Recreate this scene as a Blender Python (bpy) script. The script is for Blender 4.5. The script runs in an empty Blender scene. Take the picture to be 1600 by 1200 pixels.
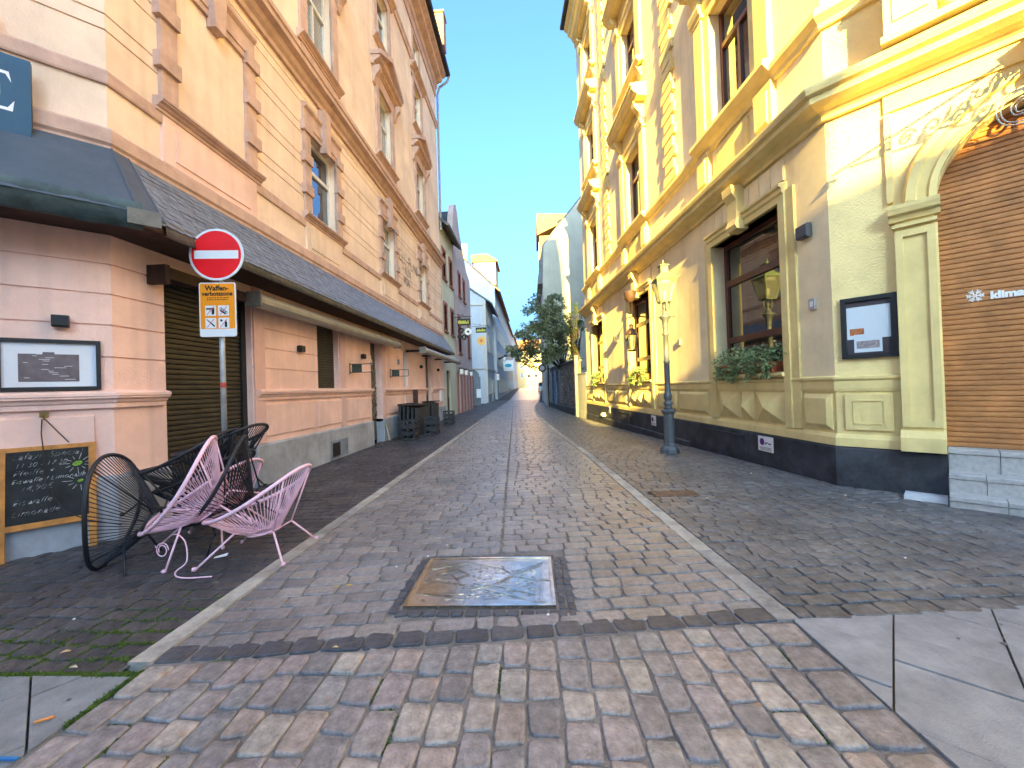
import bpy, bmesh, math, random
from mathutils import Vector, Matrix
random.seed(7)
PI = math.pi
SC = bpy.context.scene
COL = SC.collection

# ------------------------------------------------------------------ camera
YAW, PITCH, ROLL, CAMH = math.radians(2.7533), math.radians(0.5537), math.radians(1.9), 1.5
cf = Vector((-math.sin(YAW)*math.cos(PITCH), math.cos(YAW)*math.cos(PITCH), math.sin(PITCH)))
cr0 = Vector((math.cos(YAW), math.sin(YAW), 0)); cu0 = cr0.cross(cf)
cr = cr0*math.cos(ROLL) - cu0*math.sin(ROLL); cu = cr0*math.sin(ROLL) + cu0*math.cos(ROLL)
cam = bpy.data.cameras.new('camera'); cam.lens = 620/1600*36; cam.sensor_width = 36; cam.sensor_fit = 'HORIZONTAL'
cam.clip_start = 0.05; cam.clip_end = 3000
camo = bpy.data.objects.new('camera', cam); COL.objects.link(camo)
m = Matrix.Identity(4)
for i in range(3):
    m[i][0] = cr[i]; m[i][1] = cu[i]; m[i][2] = -cf[i]
m[2][3] = CAMH
camo.matrix_world = m
SC.camera = camo

# ------------------------------------------------------------------ light
SUN_EL, SUN_HEAD = math.radians(16.0), math.radians(2.5)   # heading: direction the light travels, clockwise from +Y
w = bpy.data.worlds.new('World'); SC.world = w; w.use_nodes = True
nt = w.node_tree; bg = nt.nodes['Background']
sky = nt.nodes.new('ShaderNodeTexSky'); sky.sky_type = 'NISHITA'; sky.sun_disc = False
sky.sun_elevation = SUN_EL; sky.sun_rotation = PI + SUN_HEAD
sky.air_density = 1.0; sky.dust_density = 10.0; sky.ozone_density = 3.0
grd = nt.nodes.new('ShaderNodeMix'); grd.data_type = 'RGBA'; grd.blend_type = 'MULTIPLY'; grd.inputs['Factor'].default_value = 1
grd.inputs[7].default_value = (.48, .73, .97, 1)                 # one even colour cast over the whole sky
nt.links.new(sky.outputs[0], grd.inputs[6]); nt.links.new(grd.outputs[2], bg.inputs[0]); bg.inputs[1].default_value = 0.06
sun = bpy.data.lights.new('sun', 'SUN'); sun.energy = 2.5; sun.angle = math.radians(0.53); sun.color = (1.0, 0.71, 0.16)
suno = bpy.data.objects.new('sun', sun); COL.objects.link(suno)
sd = Vector((math.sin(SUN_HEAD)*math.cos(SUN_EL), math.cos(SUN_HEAD)*math.cos(SUN_EL), -math.sin(SUN_EL)))
suno.rotation_euler = sd.to_track_quat('-Z', 'Y').to_euler(); suno.location = (0, -30, 40)
SC.view_settings.view_transform = 'Standard'; SC.view_settings.look = 'None'
SC.view_settings.gamma = 1; SC.view_settings.exposure = 4.25
SC.cycles.max_bounces = 6; SC.cycles.diffuse_bounces = 4

# ------------------------------------------------------------------ helpers
WL = {}
def S(r, g, b):
    f = lambda c: (c/255/12.92) if c/255 <= .04045 else ((c/255+.055)/1.055)**2.4
    return (f(r), f(g), f(b))

def mat(name, col, rough=.75, var=.12, scale=2.0, bump=.15, bscale=70, metal=0.0, spec=.4, col2=None, attr=None, ramp=None, emit=None, streak=0.0, coat=0.0, bdist=.01, rust=None, wear=None):
    M = bpy.data.materials.new(name); M.use_nodes = True
    n = M.node_tree.nodes; L = M.node_tree.links; p = n['Principled BSDF']
    p.inputs['Roughness'].default_value = rough; p.inputs['Metallic'].default_value = metal
    p.inputs['Specular IOR Level'].default_value = spec; p.inputs['Coat Weight'].default_value = coat
    tc = n.new('ShaderNodeTexCoord')
    no = n.new('ShaderNodeTexNoise'); no.inputs['Scale'].default_value = scale; no.inputs['Detail'].default_value = 6; no.inputs['Roughness'].default_value = .65
    L.new(tc.outputs['Object'], no.inputs['Vector'])
    mix = n.new('ShaderNodeMix'); mix.data_type = 'RGBA'; mix.blend_type = 'MIX'
    c2 = col2 if col2 else tuple(c*(1-2.2*var) for c in col)
    c1 = col if col2 else tuple(min(1, c*(1+.6*var)) for c in col)
    mr = n.new('ShaderNodeMapRange'); mr.inputs['From Min'].default_value = .35; mr.inputs['From Max'].default_value = .7
    L.new(no.outputs['Fac'], mr.inputs['Value']); L.new(mr.outputs[0], mix.inputs['Factor'])
    mix.inputs[6].default_value = (*c1, 1); mix.inputs[7].default_value = (*c2, 1)
    out = mix.outputs[2]
    if attr:
        at = n.new('ShaderNodeAttribute'); at.attribute_name = attr
        rp = n.new('ShaderNodeValToRGB'); e = rp.color_ramp.elements
        rp.color_ramp.interpolation = 'LINEAR'
        while len(e) < len(ramp): e.new(.5)
        for i, (ps, cc) in enumerate(ramp): e[i].position = ps; e[i].color = (*cc, 1)
        L.new(at.outputs['Fac'], rp.inputs['Fac'])
        m2 = n.new('ShaderNodeMix'); m2.data_type = 'RGBA'; m2.blend_type = 'MULTIPLY'; m2.inputs['Factor'].default_value = 1
        L.new(rp.outputs[0], m2.inputs[6]); L.new(out, m2.inputs[7]); out = m2.outputs[2]
    if rust:
        rn = n.new('ShaderNodeTexNoise'); rn.inputs['Scale'].default_value = rust[0]; rn.inputs['Detail'].default_value = 5
        gp = n.new('ShaderNodeNewGeometry'); L.new(gp.outputs['Position'], rn.inputs['Vector'])
        r5 = n.new('ShaderNodeMapRange'); r5.inputs['From Min'].default_value = rust[1]; r5.inputs['From Max'].default_value = rust[1]+.08; r5.inputs['To Max'].default_value = rust[3]
        L.new(rn.outputs['Fac'], r5.inputs['Value'])
        m5 = n.new('ShaderNodeMix'); m5.data_type = 'RGBA'; L.new(r5.outputs[0], m5.inputs['Factor']); L.new(out, m5.inputs[6]); m5.inputs[7].default_value = (*rust[2], 1); out = m5.outputs[2]
    if wear:
        wn = n.new('ShaderNodeTexNoise'); wn.inputs['Scale'].default_value = wear[0]; wn.inputs['Detail'].default_value = 7; wn.inputs['Roughness'].default_value = .7
        gq = n.new('ShaderNodeNewGeometry'); L.new(gq.outputs['Position'], wn.inputs['Vector'])
        r6 = n.new('ShaderNodeMapRange'); r6.inputs['From Min'].default_value = .38; r6.inputs['From Max'].default_value = .62; r6.inputs['To Min'].default_value = wear[1]; r6.inputs['To Max'].default_value = wear[2]
        L.new(wn.outputs['Fac'], r6.inputs['Value'])
        m6 = n.new('ShaderNodeMix'); m6.data_type = 'RGBA'; m6.blend_type = 'MULTIPLY'; m6.inputs['Factor'].default_value = 1
        L.new(out, m6.inputs[6]); L.new(r6.outputs[0], m6.inputs[7]); out = m6.outputs[2]
    if streak:
        wv = n.new('ShaderNodeTexNoise'); wv.inputs['Scale'].default_value = 1.0; wv.inputs['Detail'].default_value = 5
        mp = n.new('ShaderNodeMapping'); mp.inputs['Scale'].default_value = (5, 5, .35)
        L.new(tc.outputs['Object'], mp.inputs['Vector']); L.new(mp.outputs[0], wv.inputs['Vector'])
        r2 = n.new('ShaderNodeMapRange'); r2.inputs['From Min'].default_value = .5; r2.inputs['From Max'].default_value = .75
        r2.inputs['To Min'].default_value = 1; r2.inputs['To Max'].default_value = 1-streak
        L.new(wv.outputs['Fac'], r2.inputs['Value'])
        m3 = n.new('ShaderNodeMix'); m3.data_type = 'RGBA'; m3.blend_type = 'MULTIPLY'; m3.inputs['Factor'].default_value = 1
        L.new(out, m3.inputs[6]); L.new(r2.outputs[0], m3.inputs[7]); out = m3.outputs[2]
    L.new(out, p.inputs['Base Color'])
    if bump:
        bn = n.new('ShaderNodeTexNoise'); bn.inputs['Scale'].default_value = bscale; bn.inputs['Detail'].default_value = 4
        L.new(tc.outputs['Object'], bn.inputs['Vector'])
        bp = n.new('ShaderNodeBump'); bp.inputs['Strength'].default_value = bump; bp.inputs['Distance'].default_value = bdist
        L.new(bn.outputs['Fac'], bp.inputs['Height']); L.new(bp.outputs[0], p.inputs['Normal'])
    if emit:
        p.inputs['Emission Color'].default_value = (*emit[0], 1); p.inputs['Emission Strength'].default_value = emit[1]
    return M

def glassmat(name, col=(.02, .025, .03), ior=1.8, rough=.03):
    M = mat(name, col, rough, var=.1, bump=.03, bscale=1.5, spec=.5, bdist=.05)
    M.node_tree.nodes['Principled BSDF'].inputs['IOR'].default_value = ior
    return M

def frame(p, udir, odir):
    u = Vector((udir[0], udir[1], 0)).normalized(); o = Vector((odir[0], odir[1], 0)).normalized()
    M = Matrix.Identity(4)
    for i in range(3): M[i][0] = u[i]; M[i][1] = o[i]; M[i][3] = p[i] if i < len(p) else 0
    return M

class MB:
    def __init__(s, F=None): s.v = []; s.f = []; s.F = F; s.a = []; s.cur = 0.0; s.flat = set()
    def P(s, *c):
        p = Vector(c)
        if s.F is not None: p = s.F @ p
        s.v.append(p); return len(s.v)-1
    def face(s, *idx): s.f.append(tuple(idx)); s.a.append(s.cur)
    def poly(s, pts): s.face(*[s.P(*p) for p in pts])
    def box(s, a0, a1, b0, b1, c0, c1):
        i = [s.P(x, y, z) for z in (c0, c1) for y in (b0, b1) for x in (a0, a1)]
        for q in ((0, 1, 3, 2), (4, 5, 7, 6), (0, 1, 5, 4), (2, 3, 7, 6), (0, 2, 6, 4), (1, 3, 7, 5)): s.face(*[i[k] for k in q])
    def prism(s, prof, u0, u1, m0=0, m1=0):          # profile [(o,z)] swept along u, ends mitred
        a = [s.P(u0 + m0*o, o, z) for o, z in prof]; b = [s.P(u1 + m1*o, o, z) for o, z in prof]; n = len(prof)
        for k in range(n): s.face(a[k], a[(k+1) % n], b[(k+1) % n], b[k])
        s.face(*a); s.face(*b)
    def extr(s, pts, vec):                            # polygon extruded along a vector
        v = Vector(vec); a = [s.P(*p) for p in pts]; b = [s.P(*(Vector(p)+v)) for p in pts]; n = len(pts)
        for k in range(n): s.face(a[k], a[(k+1) % n], b[(k+1) % n], b[k])
        s.face(*a); s.face(*b)
    def tube(s, pts, r, n=6, cap=True, closed=False):
        pts = [Vector(p) for p in pts]; rs = r if isinstance(r, (list, tuple)) else [r]*len(pts)
        rings = []; N = len(pts); prev = None
        for i, p in enumerate(pts):
            if closed: d = pts[(i+1) % N]-pts[i-1]
            else: d = pts[min(i+1, N-1)]-pts[max(i-1, 0)]
            if d.length < 1e-9: d = Vector((0, 0, 1))
            d.normalize()
            if prev is None: x = d.orthogonal().normalized()
            else:
                x = prev - d*prev.dot(d)
                x = x.normalized() if x.length > 1e-6 else d.orthogonal().normalized()
            prev = x; y = d.cross(x)
            rings.append([s.P(*(p + (x*math.cos(2*PI*k/n) + y*math.sin(2*PI*k/n))*rs[i])) for k in range(n)])
        for i in range(N if closed else N-1):
            A, B = rings[i], rings[(i+1) % N]
            for k in range(n): s.face(A[k], A[(k+1) % n], B[(k+1) % n], B[k])
        if cap and not closed: s.face(*rings[0]); s.face(*rings[-1])
    def lathe(s, prof, c=(0, 0, 0), n=12, rot=0):
        rings = []
        for r, z in prof:
            rings.append([s.P(c[0]+r*math.cos(2*PI*k/n+rot), c[1]+r*math.sin(2*PI*k/n+rot), c[2]+z) for k in range(n)])
        for A, B in zip(rings, rings[1:]):
            for k in range(n): s.face(A[k], A[(k+1) % n], B[(k+1) % n], B[k])
        s.face(*rings[0]); s.face(*rings[-1])
    def ball(s, c, r, n=8, m=5, sz=1.0):
        s.lathe([(max(.001, r*math.sin(PI*k/m)), -r*sz*math.cos(PI*k/m)) for k in range(m+1)], c, n)
    def wall(s, u0, u1, z0, z1, holes=(), depth=.25, grooves=(), gd=.018, gw=.011, o=0.0):
        us = sorted({u0, u1, *[h[0] for h in holes], *[h[1] for h in holes]}); us = [u for u in us if u0-1e-6 <= u <= u1+1e-6]
        gz_ = [g for g in grooves if z0+gw < g < z1-gw]
        zs = sorted({z0, z1, *[h[2] for h in holes], *[h[3] for h in holes], *[g-gw for g in gz_], *[g+gw for g in gz_]}); zs = [z for z in zs if z0-1e-6 <= z <= z1+1e-6]
        def solid(u, z): return not any(h[0] < u < h[1] and h[2] < z < h[3] for h in holes)
        def off(z): return o-gd if any(abs(z-g) < gw for g in gz_) else o
        nu, nz = len(us)-1, len(zs)-1
        sol = [[solid((us[i]+us[i+1])/2, (zs[j]+zs[j+1])/2) for j in range(nz)] for i in range(nu)]
        of = [off((zs[j]+zs[j+1])/2) for j in range(nz)]
        for i in range(nu):
            for j in range(nz):
                a, b, c, d = us[i], us[i+1], zs[j], zs[j+1]
                if sol[i][j]:
                    s.poly([(a, of[j], c), (b, of[j], c), (b, of[j], d), (a, of[j], d)])
                    if j+1 < nz and sol[i][j+1] and of[j] != of[j+1]:
                        s.poly([(a, of[j], d), (b, of[j], d), (b, of[j+1], d), (a, of[j+1], d)])
                else:
                    if i > 0 and sol[i-1][j]: s.poly([(a, o, c), (a, o, d), (a, o-depth, d), (a, o-depth, c)])
                    if i+1 < nu and sol[i+1][j]: s.poly([(b, o, c), (b, o, d), (b, o-depth, d), (b, o-depth, c)])
                    if j > 0 and sol[i][j-1]: s.poly([(a, o, c), (b, o, c), (b, o-depth, c), (a, o-depth, c)])
                    if j+1 < nz and sol[i][j+1]: s.poly([(a, o, d), (b, o, d), (b, o-depth, d), (a, o-depth, d)])
    def build(s, name, material, parent=None, smooth=False, local=False, attr=None, recalc=True):
        me = bpy.data.meshes.new(name)
        if local: c = Vector((0, 0, 0))
        else:
            xs = [p.x for p in s.v]; ys = [p.y for p in s.v]; zs = [p.z for p in s.v]
            c = Vector(((min(xs)+max(xs))/2, (min(ys)+max(ys))/2, min(zs)))
        me.from_pydata([p-c for p in s.v], [], s.f)
        if attr:
            at = me.attributes.new(attr, 'FLOAT', 'FACE'); at.data.foreach_set('value', s.a)
        if recalc:
            b = bmesh.new(); b.from_mesh(me); bmesh.ops.recalc_face_normals(b, faces=b.faces); b.to_mesh(me); b.free()
        if smooth: me.polygons.foreach_set('use_smooth', [(k not in s.flat) for k in range(len(me.polygons))])
        me.materials.append(material)
        o = bpy.data.objects.new(name, me); COL.objects.link(o)
        if parent is not None:
            o.parent = parent
            o.location = c - (Vector((0, 0, 0)) if local else WL.get(parent.name, Vector((0, 0, 0))))
        else: o.location = c
        WL[o.name] = c
        return o

def thing(name, label, cat, loc=(0, 0, 0), group=None):
    o = bpy.data.objects.new(name, None); COL.objects.link(o); o.location = loc; o.empty_display_size = .2
    WL[o.name] = Vector(loc); o['label'] = label; o['category'] = cat
    if group: o['group'] = group
    return o
def tag(o, label, cat, group=None):
    o['label'] = label; o['category'] = cat
    if group: o['group'] = group
    return o
def struct(o): o['kind'] = 'structure'; return o
def stuff(o): o['kind'] = 'stuff'; return o

def text_mesh(mb, body, size, shear=0, weight=0.0, align='LEFT', xscale=1.0, depth=.002):
    """adds lettering in the (u,z) plane of mb's frame; returns fn place(u,z,o)"""
    cu_ = bpy.data.curves.new('lettering', 'FONT'); cu_.body = body; cu_.size = size; cu_.shear = shear; cu_.offset = weight
    cu_.align_x = align; cu_.resolution_u = 3
    ob = bpy.data.objects.new('lettering', cu_); COL.objects.link(ob)
    dg = bpy.context.evaluated_depsgraph_get(); me = bpy.data.meshes.new_from_object(ob.evaluated_get(dg))
    vs = [v.co.copy() for v in me.vertices]; fs = [tuple(p.vertices) for p in me.polygons]
    bpy.data.objects.remove(ob); bpy.data.curves.remove(cu_); bpy.data.meshes.remove(me)
    def place(u, z, o, flip=1, rot=0.0):
        ca, sa = math.cos(rot), math.sin(rot)
        ix = [mb.P(u+flip*(v.x*ca-v.y*sa)*xscale, o, z+v.x*sa+v.y*ca) for v in vs]
        for f in fs: mb.face(*[ix[k] for k in f])
    return place

def sstep(a, b, x):
    t = max(0, min(1, (x-a)/(b-a))); return t*t*(3-2*t)
def gz(x, y):
    z = -.022*max(0, min(16, y-6))*sstep(-.3, 3.6, x)
    z *= 1-sstep(34, 55, y)
    return z + .022*max(0, min(60, y-48))
# ------------------------------------------------------------------ materials
def R4(*c): return [(i/(len(c)-1), x) for i, x in enumerate(c)]
M_ROAD = mat('cobble_road', (1, 1, 1), .31, .24, 22, .9, 75, spec=.5, attr='rnd', ramp=R4((.18, .165, .16), (.24, .21, .20), (.215, .2, .195), (.27, .24, .22), (.24, .212, .208), (.30, .265, .235), (.205, .195, .195)), bdist=.006, wear=(1.1, .8, 1.3))
M_FRONT = mat('cobble_front', (1, 1, 1), .5, .26, 18, 1.0, 70, spec=.45, rust=(6.5, .66, (.30, .15, .06), .7), attr='rnd', ramp=R4((.185, .17, .168), (.29, .25, .24), (.25, .23, .225), (.34, .275, .235), (.30, .25, .24), (.39, .345, .295), (.24, .23, .23)), bdist=.008, wear=(1.6, .82, 1.28))
M_BASALT = mat('basalt_sett', (1, 1, 1), .5, .3, 12, .6, 70, spec=.45, attr='rnd', ramp=R4((.06, .06, .07), (.10, .097, .105), (.075, .075, .085)))
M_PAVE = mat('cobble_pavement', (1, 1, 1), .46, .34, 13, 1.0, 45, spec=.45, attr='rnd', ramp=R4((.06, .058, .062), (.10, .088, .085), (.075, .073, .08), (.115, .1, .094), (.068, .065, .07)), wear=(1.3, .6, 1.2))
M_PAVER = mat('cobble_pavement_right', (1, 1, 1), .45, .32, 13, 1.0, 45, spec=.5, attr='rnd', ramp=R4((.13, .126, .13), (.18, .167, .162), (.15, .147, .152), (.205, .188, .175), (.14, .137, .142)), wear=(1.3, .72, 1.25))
M_MORTAR = mat('joint_sand', (.11, .10, .095), .9, .25, 12, .9, 120, col2=(.06, .056, .05))
M_MORTF = mat('joint_grout', (.24, .22, .205), .9, .2, 12, .9, 120, col2=(.13, .12, .11), wear=(1.4, .6, 1.1))
M_EARTH = mat('ground_far', (.10, .09, .085), .9, .2, .5, .3, 20)
M_KERB = mat('kerb_granite', (.36, .325, .28), .7, .2, 9, .7, 120)
M_KERBS = [M_KERB, mat('kerb_granite_light', (.42, .385, .33), .7, .2, 9, .7, 120), mat('kerb_granite_grey', (.30, .28, .255), .7, .22, 9, .7, 120)]
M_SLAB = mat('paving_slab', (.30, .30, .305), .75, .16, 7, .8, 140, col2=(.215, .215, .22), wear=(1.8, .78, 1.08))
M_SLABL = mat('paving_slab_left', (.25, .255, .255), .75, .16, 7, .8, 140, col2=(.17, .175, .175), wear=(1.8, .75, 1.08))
M_MOSS = mat('moss', (.10, .17, .02), .9, .3, 20, .5, 100, col2=(.05, .09, .015))

rng = random.Random(11)
def kerbL(y): return -2.29-.008*(y-2.2)
KR = [(-3, 1.62), (2.6, 1.55), (4.7, 1.42), (8.95, 1.2), (13, .85), (17.5, .52), (22, .3), (27, .22), (34, .4), (45, .85), (70, 1.6), (400, 8)]
def kerbR(y):
    for (a, xa), (b, xb) in zip(KR, KR[1:]):
        if a <= y <= b: t = (y-a)/(b-a); return xa+(xb-xa)*t
    return 1.6
def bandY(x): return 2.26+(x+2.25)*.104
def wallL(y): return -4.56 if y > 4.15 else -4.56-(4.15-y)
def wallR(y): return 4.24-.08*(y-5.75) if y > 5.75 else 4.24+(5.75-y)

def view_size(p, a):
    d = Vector(p)-Vector((0, 0, CAMH)); z = d.dot(cf)
    if z < .2: return -1
    x = d.dot(cr)/z*620; y = d.dot(cu)/z*620
    if abs(x) > 840 or abs(y) > 640: return -1
    return a/(z*z)*(CAMH/max(z, .5))

def stone(mb, cx, cy, hw, hl, ang=0, n=12, dome=.006, lift=None, e=.23, jit=.035, h=.05):
    z0 = gz(cx, cy) + .005*math.sin(cx*2.1+1.3*math.sin(cy*1.1))*math.sin(cy*1.7+.6) + (rng.uniform(-.0025, .0025) if lift is None else lift)
    ca, sa = math.cos(ang), math.sin(ang); tx, ty = rng.uniform(-.014, .014), rng.uniform(-.014, .014)
    out = []; e = e*rng.uniform(.8, 1.35); cj = [(rng.uniform(-.07, .07), rng.uniform(-.07, .07)) for _ in range(4)]
    kx, ky = rng.uniform(-.12, .12), rng.uniform(-.12, .12)
    for k in range(n):
        t = 2*PI*(k+.5)/n; c, s_ = math.cos(t), math.sin(t)
        x = hw*math.copysign(abs(c)**e, c)*(1+rng.uniform(-jit, jit)); y = hl*math.copysign(abs(s_)**e, s_)*(1+rng.uniform(-jit, jit))
        q_ = cj[(0 if c > 0 else 1)+(0 if s_ > 0 else 2)]; x += q_[0]*hw*abs(s_); y += q_[1]*hl*abs(c)
        x *= 1+kx*y/hl; y *= 1+ky*x/hw
        out.append((x, y))
    mb.cur = rng.random()
    rings = []
    b = min(hw, hl)
    lv = ((0, -h), (0, -.008), (.04*b, -.002), (.1*b, 0.0)) if n >= 10 else ((0, -h), (0, -.009), (.12*b, -.001))
    for ins, dz in lv:
        r = []
        for x, y in out:
            l = math.hypot(x, y); f = max(.1, (l-ins*1.3)/l); xx, yy = x*f, y*f
            r.append(mb.P(cx+xx*ca-yy*sa, cy+xx*sa+yy*ca, z0+dz+tx*xx+ty*yy))
        rings.append(r)
    for A, B in zip(rings, rings[1:]):
        for k in range(n): mb.face(A[k], A[(k+1) % n], B[(k+1) % n], B[k])
    c = mb.P(cx, cy, z0+dome*.4); T = rings[-1]
    for k in range(n): mb.flat.add(len(mb.f)); mb.face(T[k], T[(k+1) % n], c)

def lay(specs, parent, near_mat, part='cobble', rest='cobbles', limit=300):
    """specs: list of (cx,cy,hw,hl,ang,kw,mat).  The largest in view become parts, the rest one mesh per material."""
    sc_ = sorted(range(len(specs)), key=lambda i: -view_size((specs[i][0], specs[i][1], 0), specs[i][2]*specs[i][3]*4))
    near = set(i for i in sc_[:limit] if view_size((specs[i][0], specs[i][1], 0), 1) > 0)
    bulk = {}
    for i, (cx, cy, hw, hl, ang, kw, mt) in enumerate(specs):
        if i in near:
            mb = MB(); stone(mb, cx, cy, hw, hl, ang, n=18, **kw); mb.build(part, mt, parent, True, attr='rnd', recalc=False)
        else:
            mb = bulk.setdefault(mt.name, (MB(), mt))[0]
            stone(mb, cx, cy, hw, hl, ang, n=(12 if cy < 7 else (8 if cy < 16 else 6)), **kw)
    for mb, mt in bulk.values():
        stuff(mb.build(rest, mt, parent, True, attr='rnd', recalc=False))

def sheet(name, xl, xr, y0, y1, dz, material, step=.5, nx=4, parent=None):
    mb = MB(); rows = []; y = y0
    while True:
        rows.append([mb.P(xl(y)+(xr(y)-xl(y))*i/nx, y, gz(xl(y)+(xr(y)-xl(y))*i/nx, y)+dz) for i in range(nx+1)])
        if y >= y1: break
        y = min(y1, y+(step if y < 50 else 4))
    for A, B in zip(rows, rows[1:]):
        for i in range(nx): mb.face(A[i], A[i+1], B[i+1], B[i])
    return mb.build(name, material, parent, True)

# ground reaching the horizon
mb = MB(); xs = [-900, -60, -20, -8, -4, 0, 2, 4, 8, 20, 60, 900]; ys = [-900, -60, -10, 0, 4, 6]+[6+2*i for i in range(1, 52)]+[150, 300, 1500]
gr = [[mb.P(x, y, gz(x, y)-.08 if abs(x) < 30 else gz(0, y)-.08) for x in xs] for y in ys]
for A, B in zip(gr, gr[1:]):
    for i in range(len(xs)-1): mb.face(A[i], A[i+1], B[i+1], B[i])
struct(mb.build('ground', M_EARTH))

# ---- road
road = struct(sheet('road', lambda y: -2.25 if y < 2.3 else kerbL(y)+.02, lambda y: 1.58 if y < 2.6 else kerbR(y)-.02, -4, 300, -.013, M_MORTF, nx=6))
sp = []
x = -2.2                                                            # foreground: columns along the street
PL = (-1.02, .24, 2.63, 3.575)                                      # map plate with its little setts
while x < 1.52:
    wd = rng.uniform(.135, .175); wd = min(wd, 1.56-x)
    if 1.56-x-wd < .09: wd = 1.56-x
    y = bandY(x+wd/2)-.10-rng.uniform(0, .02)
    while y > -.6:
        ln = rng.uniform(.16, .245)
        sp.append((x+wd/2, y-ln/2, wd/2-.006, ln/2-.006, rng.uniform(-.03, .03), dict(dome=.003, jit=.035), M_FRONT)); y -= ln+.004
    x += wd
x = -2.24                                                           # dark band of basalt setts
while x < 1.5:
    ln = rng.uniform(.17, .235)
    if x+ln > 1.42: ln = 1.62-x
    sp.append((x+ln/2, bandY(x+ln/2)-.012, ln/2-.008, .072, .104, dict(dome=.005), M_BASALT)); x += ln
def seam(y): return -.33-.042*(y-3.7)
r = 0
while True:                                                          # the carriageway in courses
    y0 = 2.55+r*.145
    if y0 > 48: break
    sl = .104*(1-sstep(3, 9, y0)); dep = .145
    yc = y0; segs = [(kerbL(yc)+.075, seam(yc)-.005, 0), (seam(yc)+.005, kerbR(yc)-.075, 1)]
    if PL[2] < yc+.075 and yc-.075 < PL[3]:
        s2 = []
        for a, b, seg in segs:
            if a < PL[0]: s2.append((a, min(b, PL[0]), seg))
            if b > PL[1]: s2.append((max(a, PL[1]), b, seg))
        segs = s2
    for a, b, seg in segs:
        x = a-rng.uniform(0, .1)
        while x < b-.02:
            ln = rng.uniform(.17, .27) if seg else rng.uniform(.19, .28)
            x0 = max(x, a); x1 = min(x+ln, b)
            if b-x1 < .08: x1 = b; ln = b-x
            cx = (x0+x1)/2; cy = yc+sl*(cx+.3)
            if x1-x0 > .05: sp.append((cx, cy, (x1-x0)/2-.006, dep/2-.006, sl+rng.uniform(-.02, .02), dict(dome=.003), M_ROAD))
            x += ln
    r += 1
FSP = [q for q in sp if q[6] is M_FRONT]; lay(sp, road, None)
fp_ = sheet('far_paving', lambda y: kerbL(y)+.06, lambda y: kerbR(y)-.06, 47.6, 300, -.004, mat('far_cobbles', (.27, .25, .24), .3, .25, 6, .8, 9, spec=.5, bdist=.03, wear=(.6, .75, 1.1)), nx=4, parent=road)
# little dark setts round the map plate
ms = []
for k in range(9): ms.append((-1.0+.0, 2.68+.095*k+.03, .03, .042))
for k in range(12): ms.append((-.93+.095*k, 2.665, .042, .032))
for k in range(11):
    for j in range(2): ms.append((.165+.06*j, 2.66+.084*k, .025, .036))
for k in range(12): ms.append((-.93+.095*k, 3.545, .042, .026))
for (x, y, a, b) in ms:
    mb = MB(); stone(mb, x, y, a, b, rng.uniform(-.1, .1), n=8, dome=.004, jit=.1); mb.build('small_sett', M_BASALT, road, True, attr='rnd', recalc=False)

# ---- pavements
pl = struct(sheet('pavement_left', lambda y: wallL(y)-.1, lambda y: kerbL(y)-.05, 2.06, 300, -.013, M_MORTAR))
sp = []; y = 2.16
while y < 48:
    dep = rng.uniform(.12, .15); a, b = max(-6.6, wallL(y)+.03), kerbL(y)-.08; x = a-rng.uniform(0, .12)
    while x < b-.03:
        ln = rng.uniform(.15, .25); x0 = max(a, x); x1 = min(b, x+ln)
        if b-x1 < .07: x1 = b; ln = b-x
        if x1-x0 > .05: sp.append(((x0+x1)/2, y+.02*math.sin((x0+x1)*1.9+y)+rng.uniform(-.008, .008), (x1-x0)/2-.005, dep/2-.004+rng.uniform(-.006, .006), rng.uniform(-.09, .09), dict(dome=.004, jit=.06), M_PAVE))
        x += ln
    y += dep
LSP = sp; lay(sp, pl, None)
prr = struct(sheet('pavement_right', lambda y: kerbR(y)+.05, lambda y: wallR(y)+.1, 2.5, 300, -.013, M_MORTAR))
sp = []; y = 2.64
while y < 40:
    dep = rng.uniform(.125, .16); a, b = kerbR(y)+.08, min(6.8, wallR(y)-.03); x = a-rng.uniform(0, .12)
    while x < b-.03:
        ln = rng.uniform(.15, .25); x0 = max(a, x); x1 = min(b, x+ln)
        if b-x1 < .07: x1 = b; ln = b-x
        cx = (x0+x1)/2; cy = y+.07*(cx-1.6)*(1-sstep(2.6, 8, y))
        if x1-x0 > .05 and not (1.58 < cx < 2.2 and 5.3 < cy < 5.62): sp.append((cx, cy+rng.uniform(-.008, .008), (x1-x0)/2-.005, dep/2-.004+rng.uniform(-.006, .006), rng.uniform(-.09, .09), dict(dome=.005, jit=.07), M_PAVER))
        x += ln
    y += dep
lay(sp, prr, None)
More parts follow.
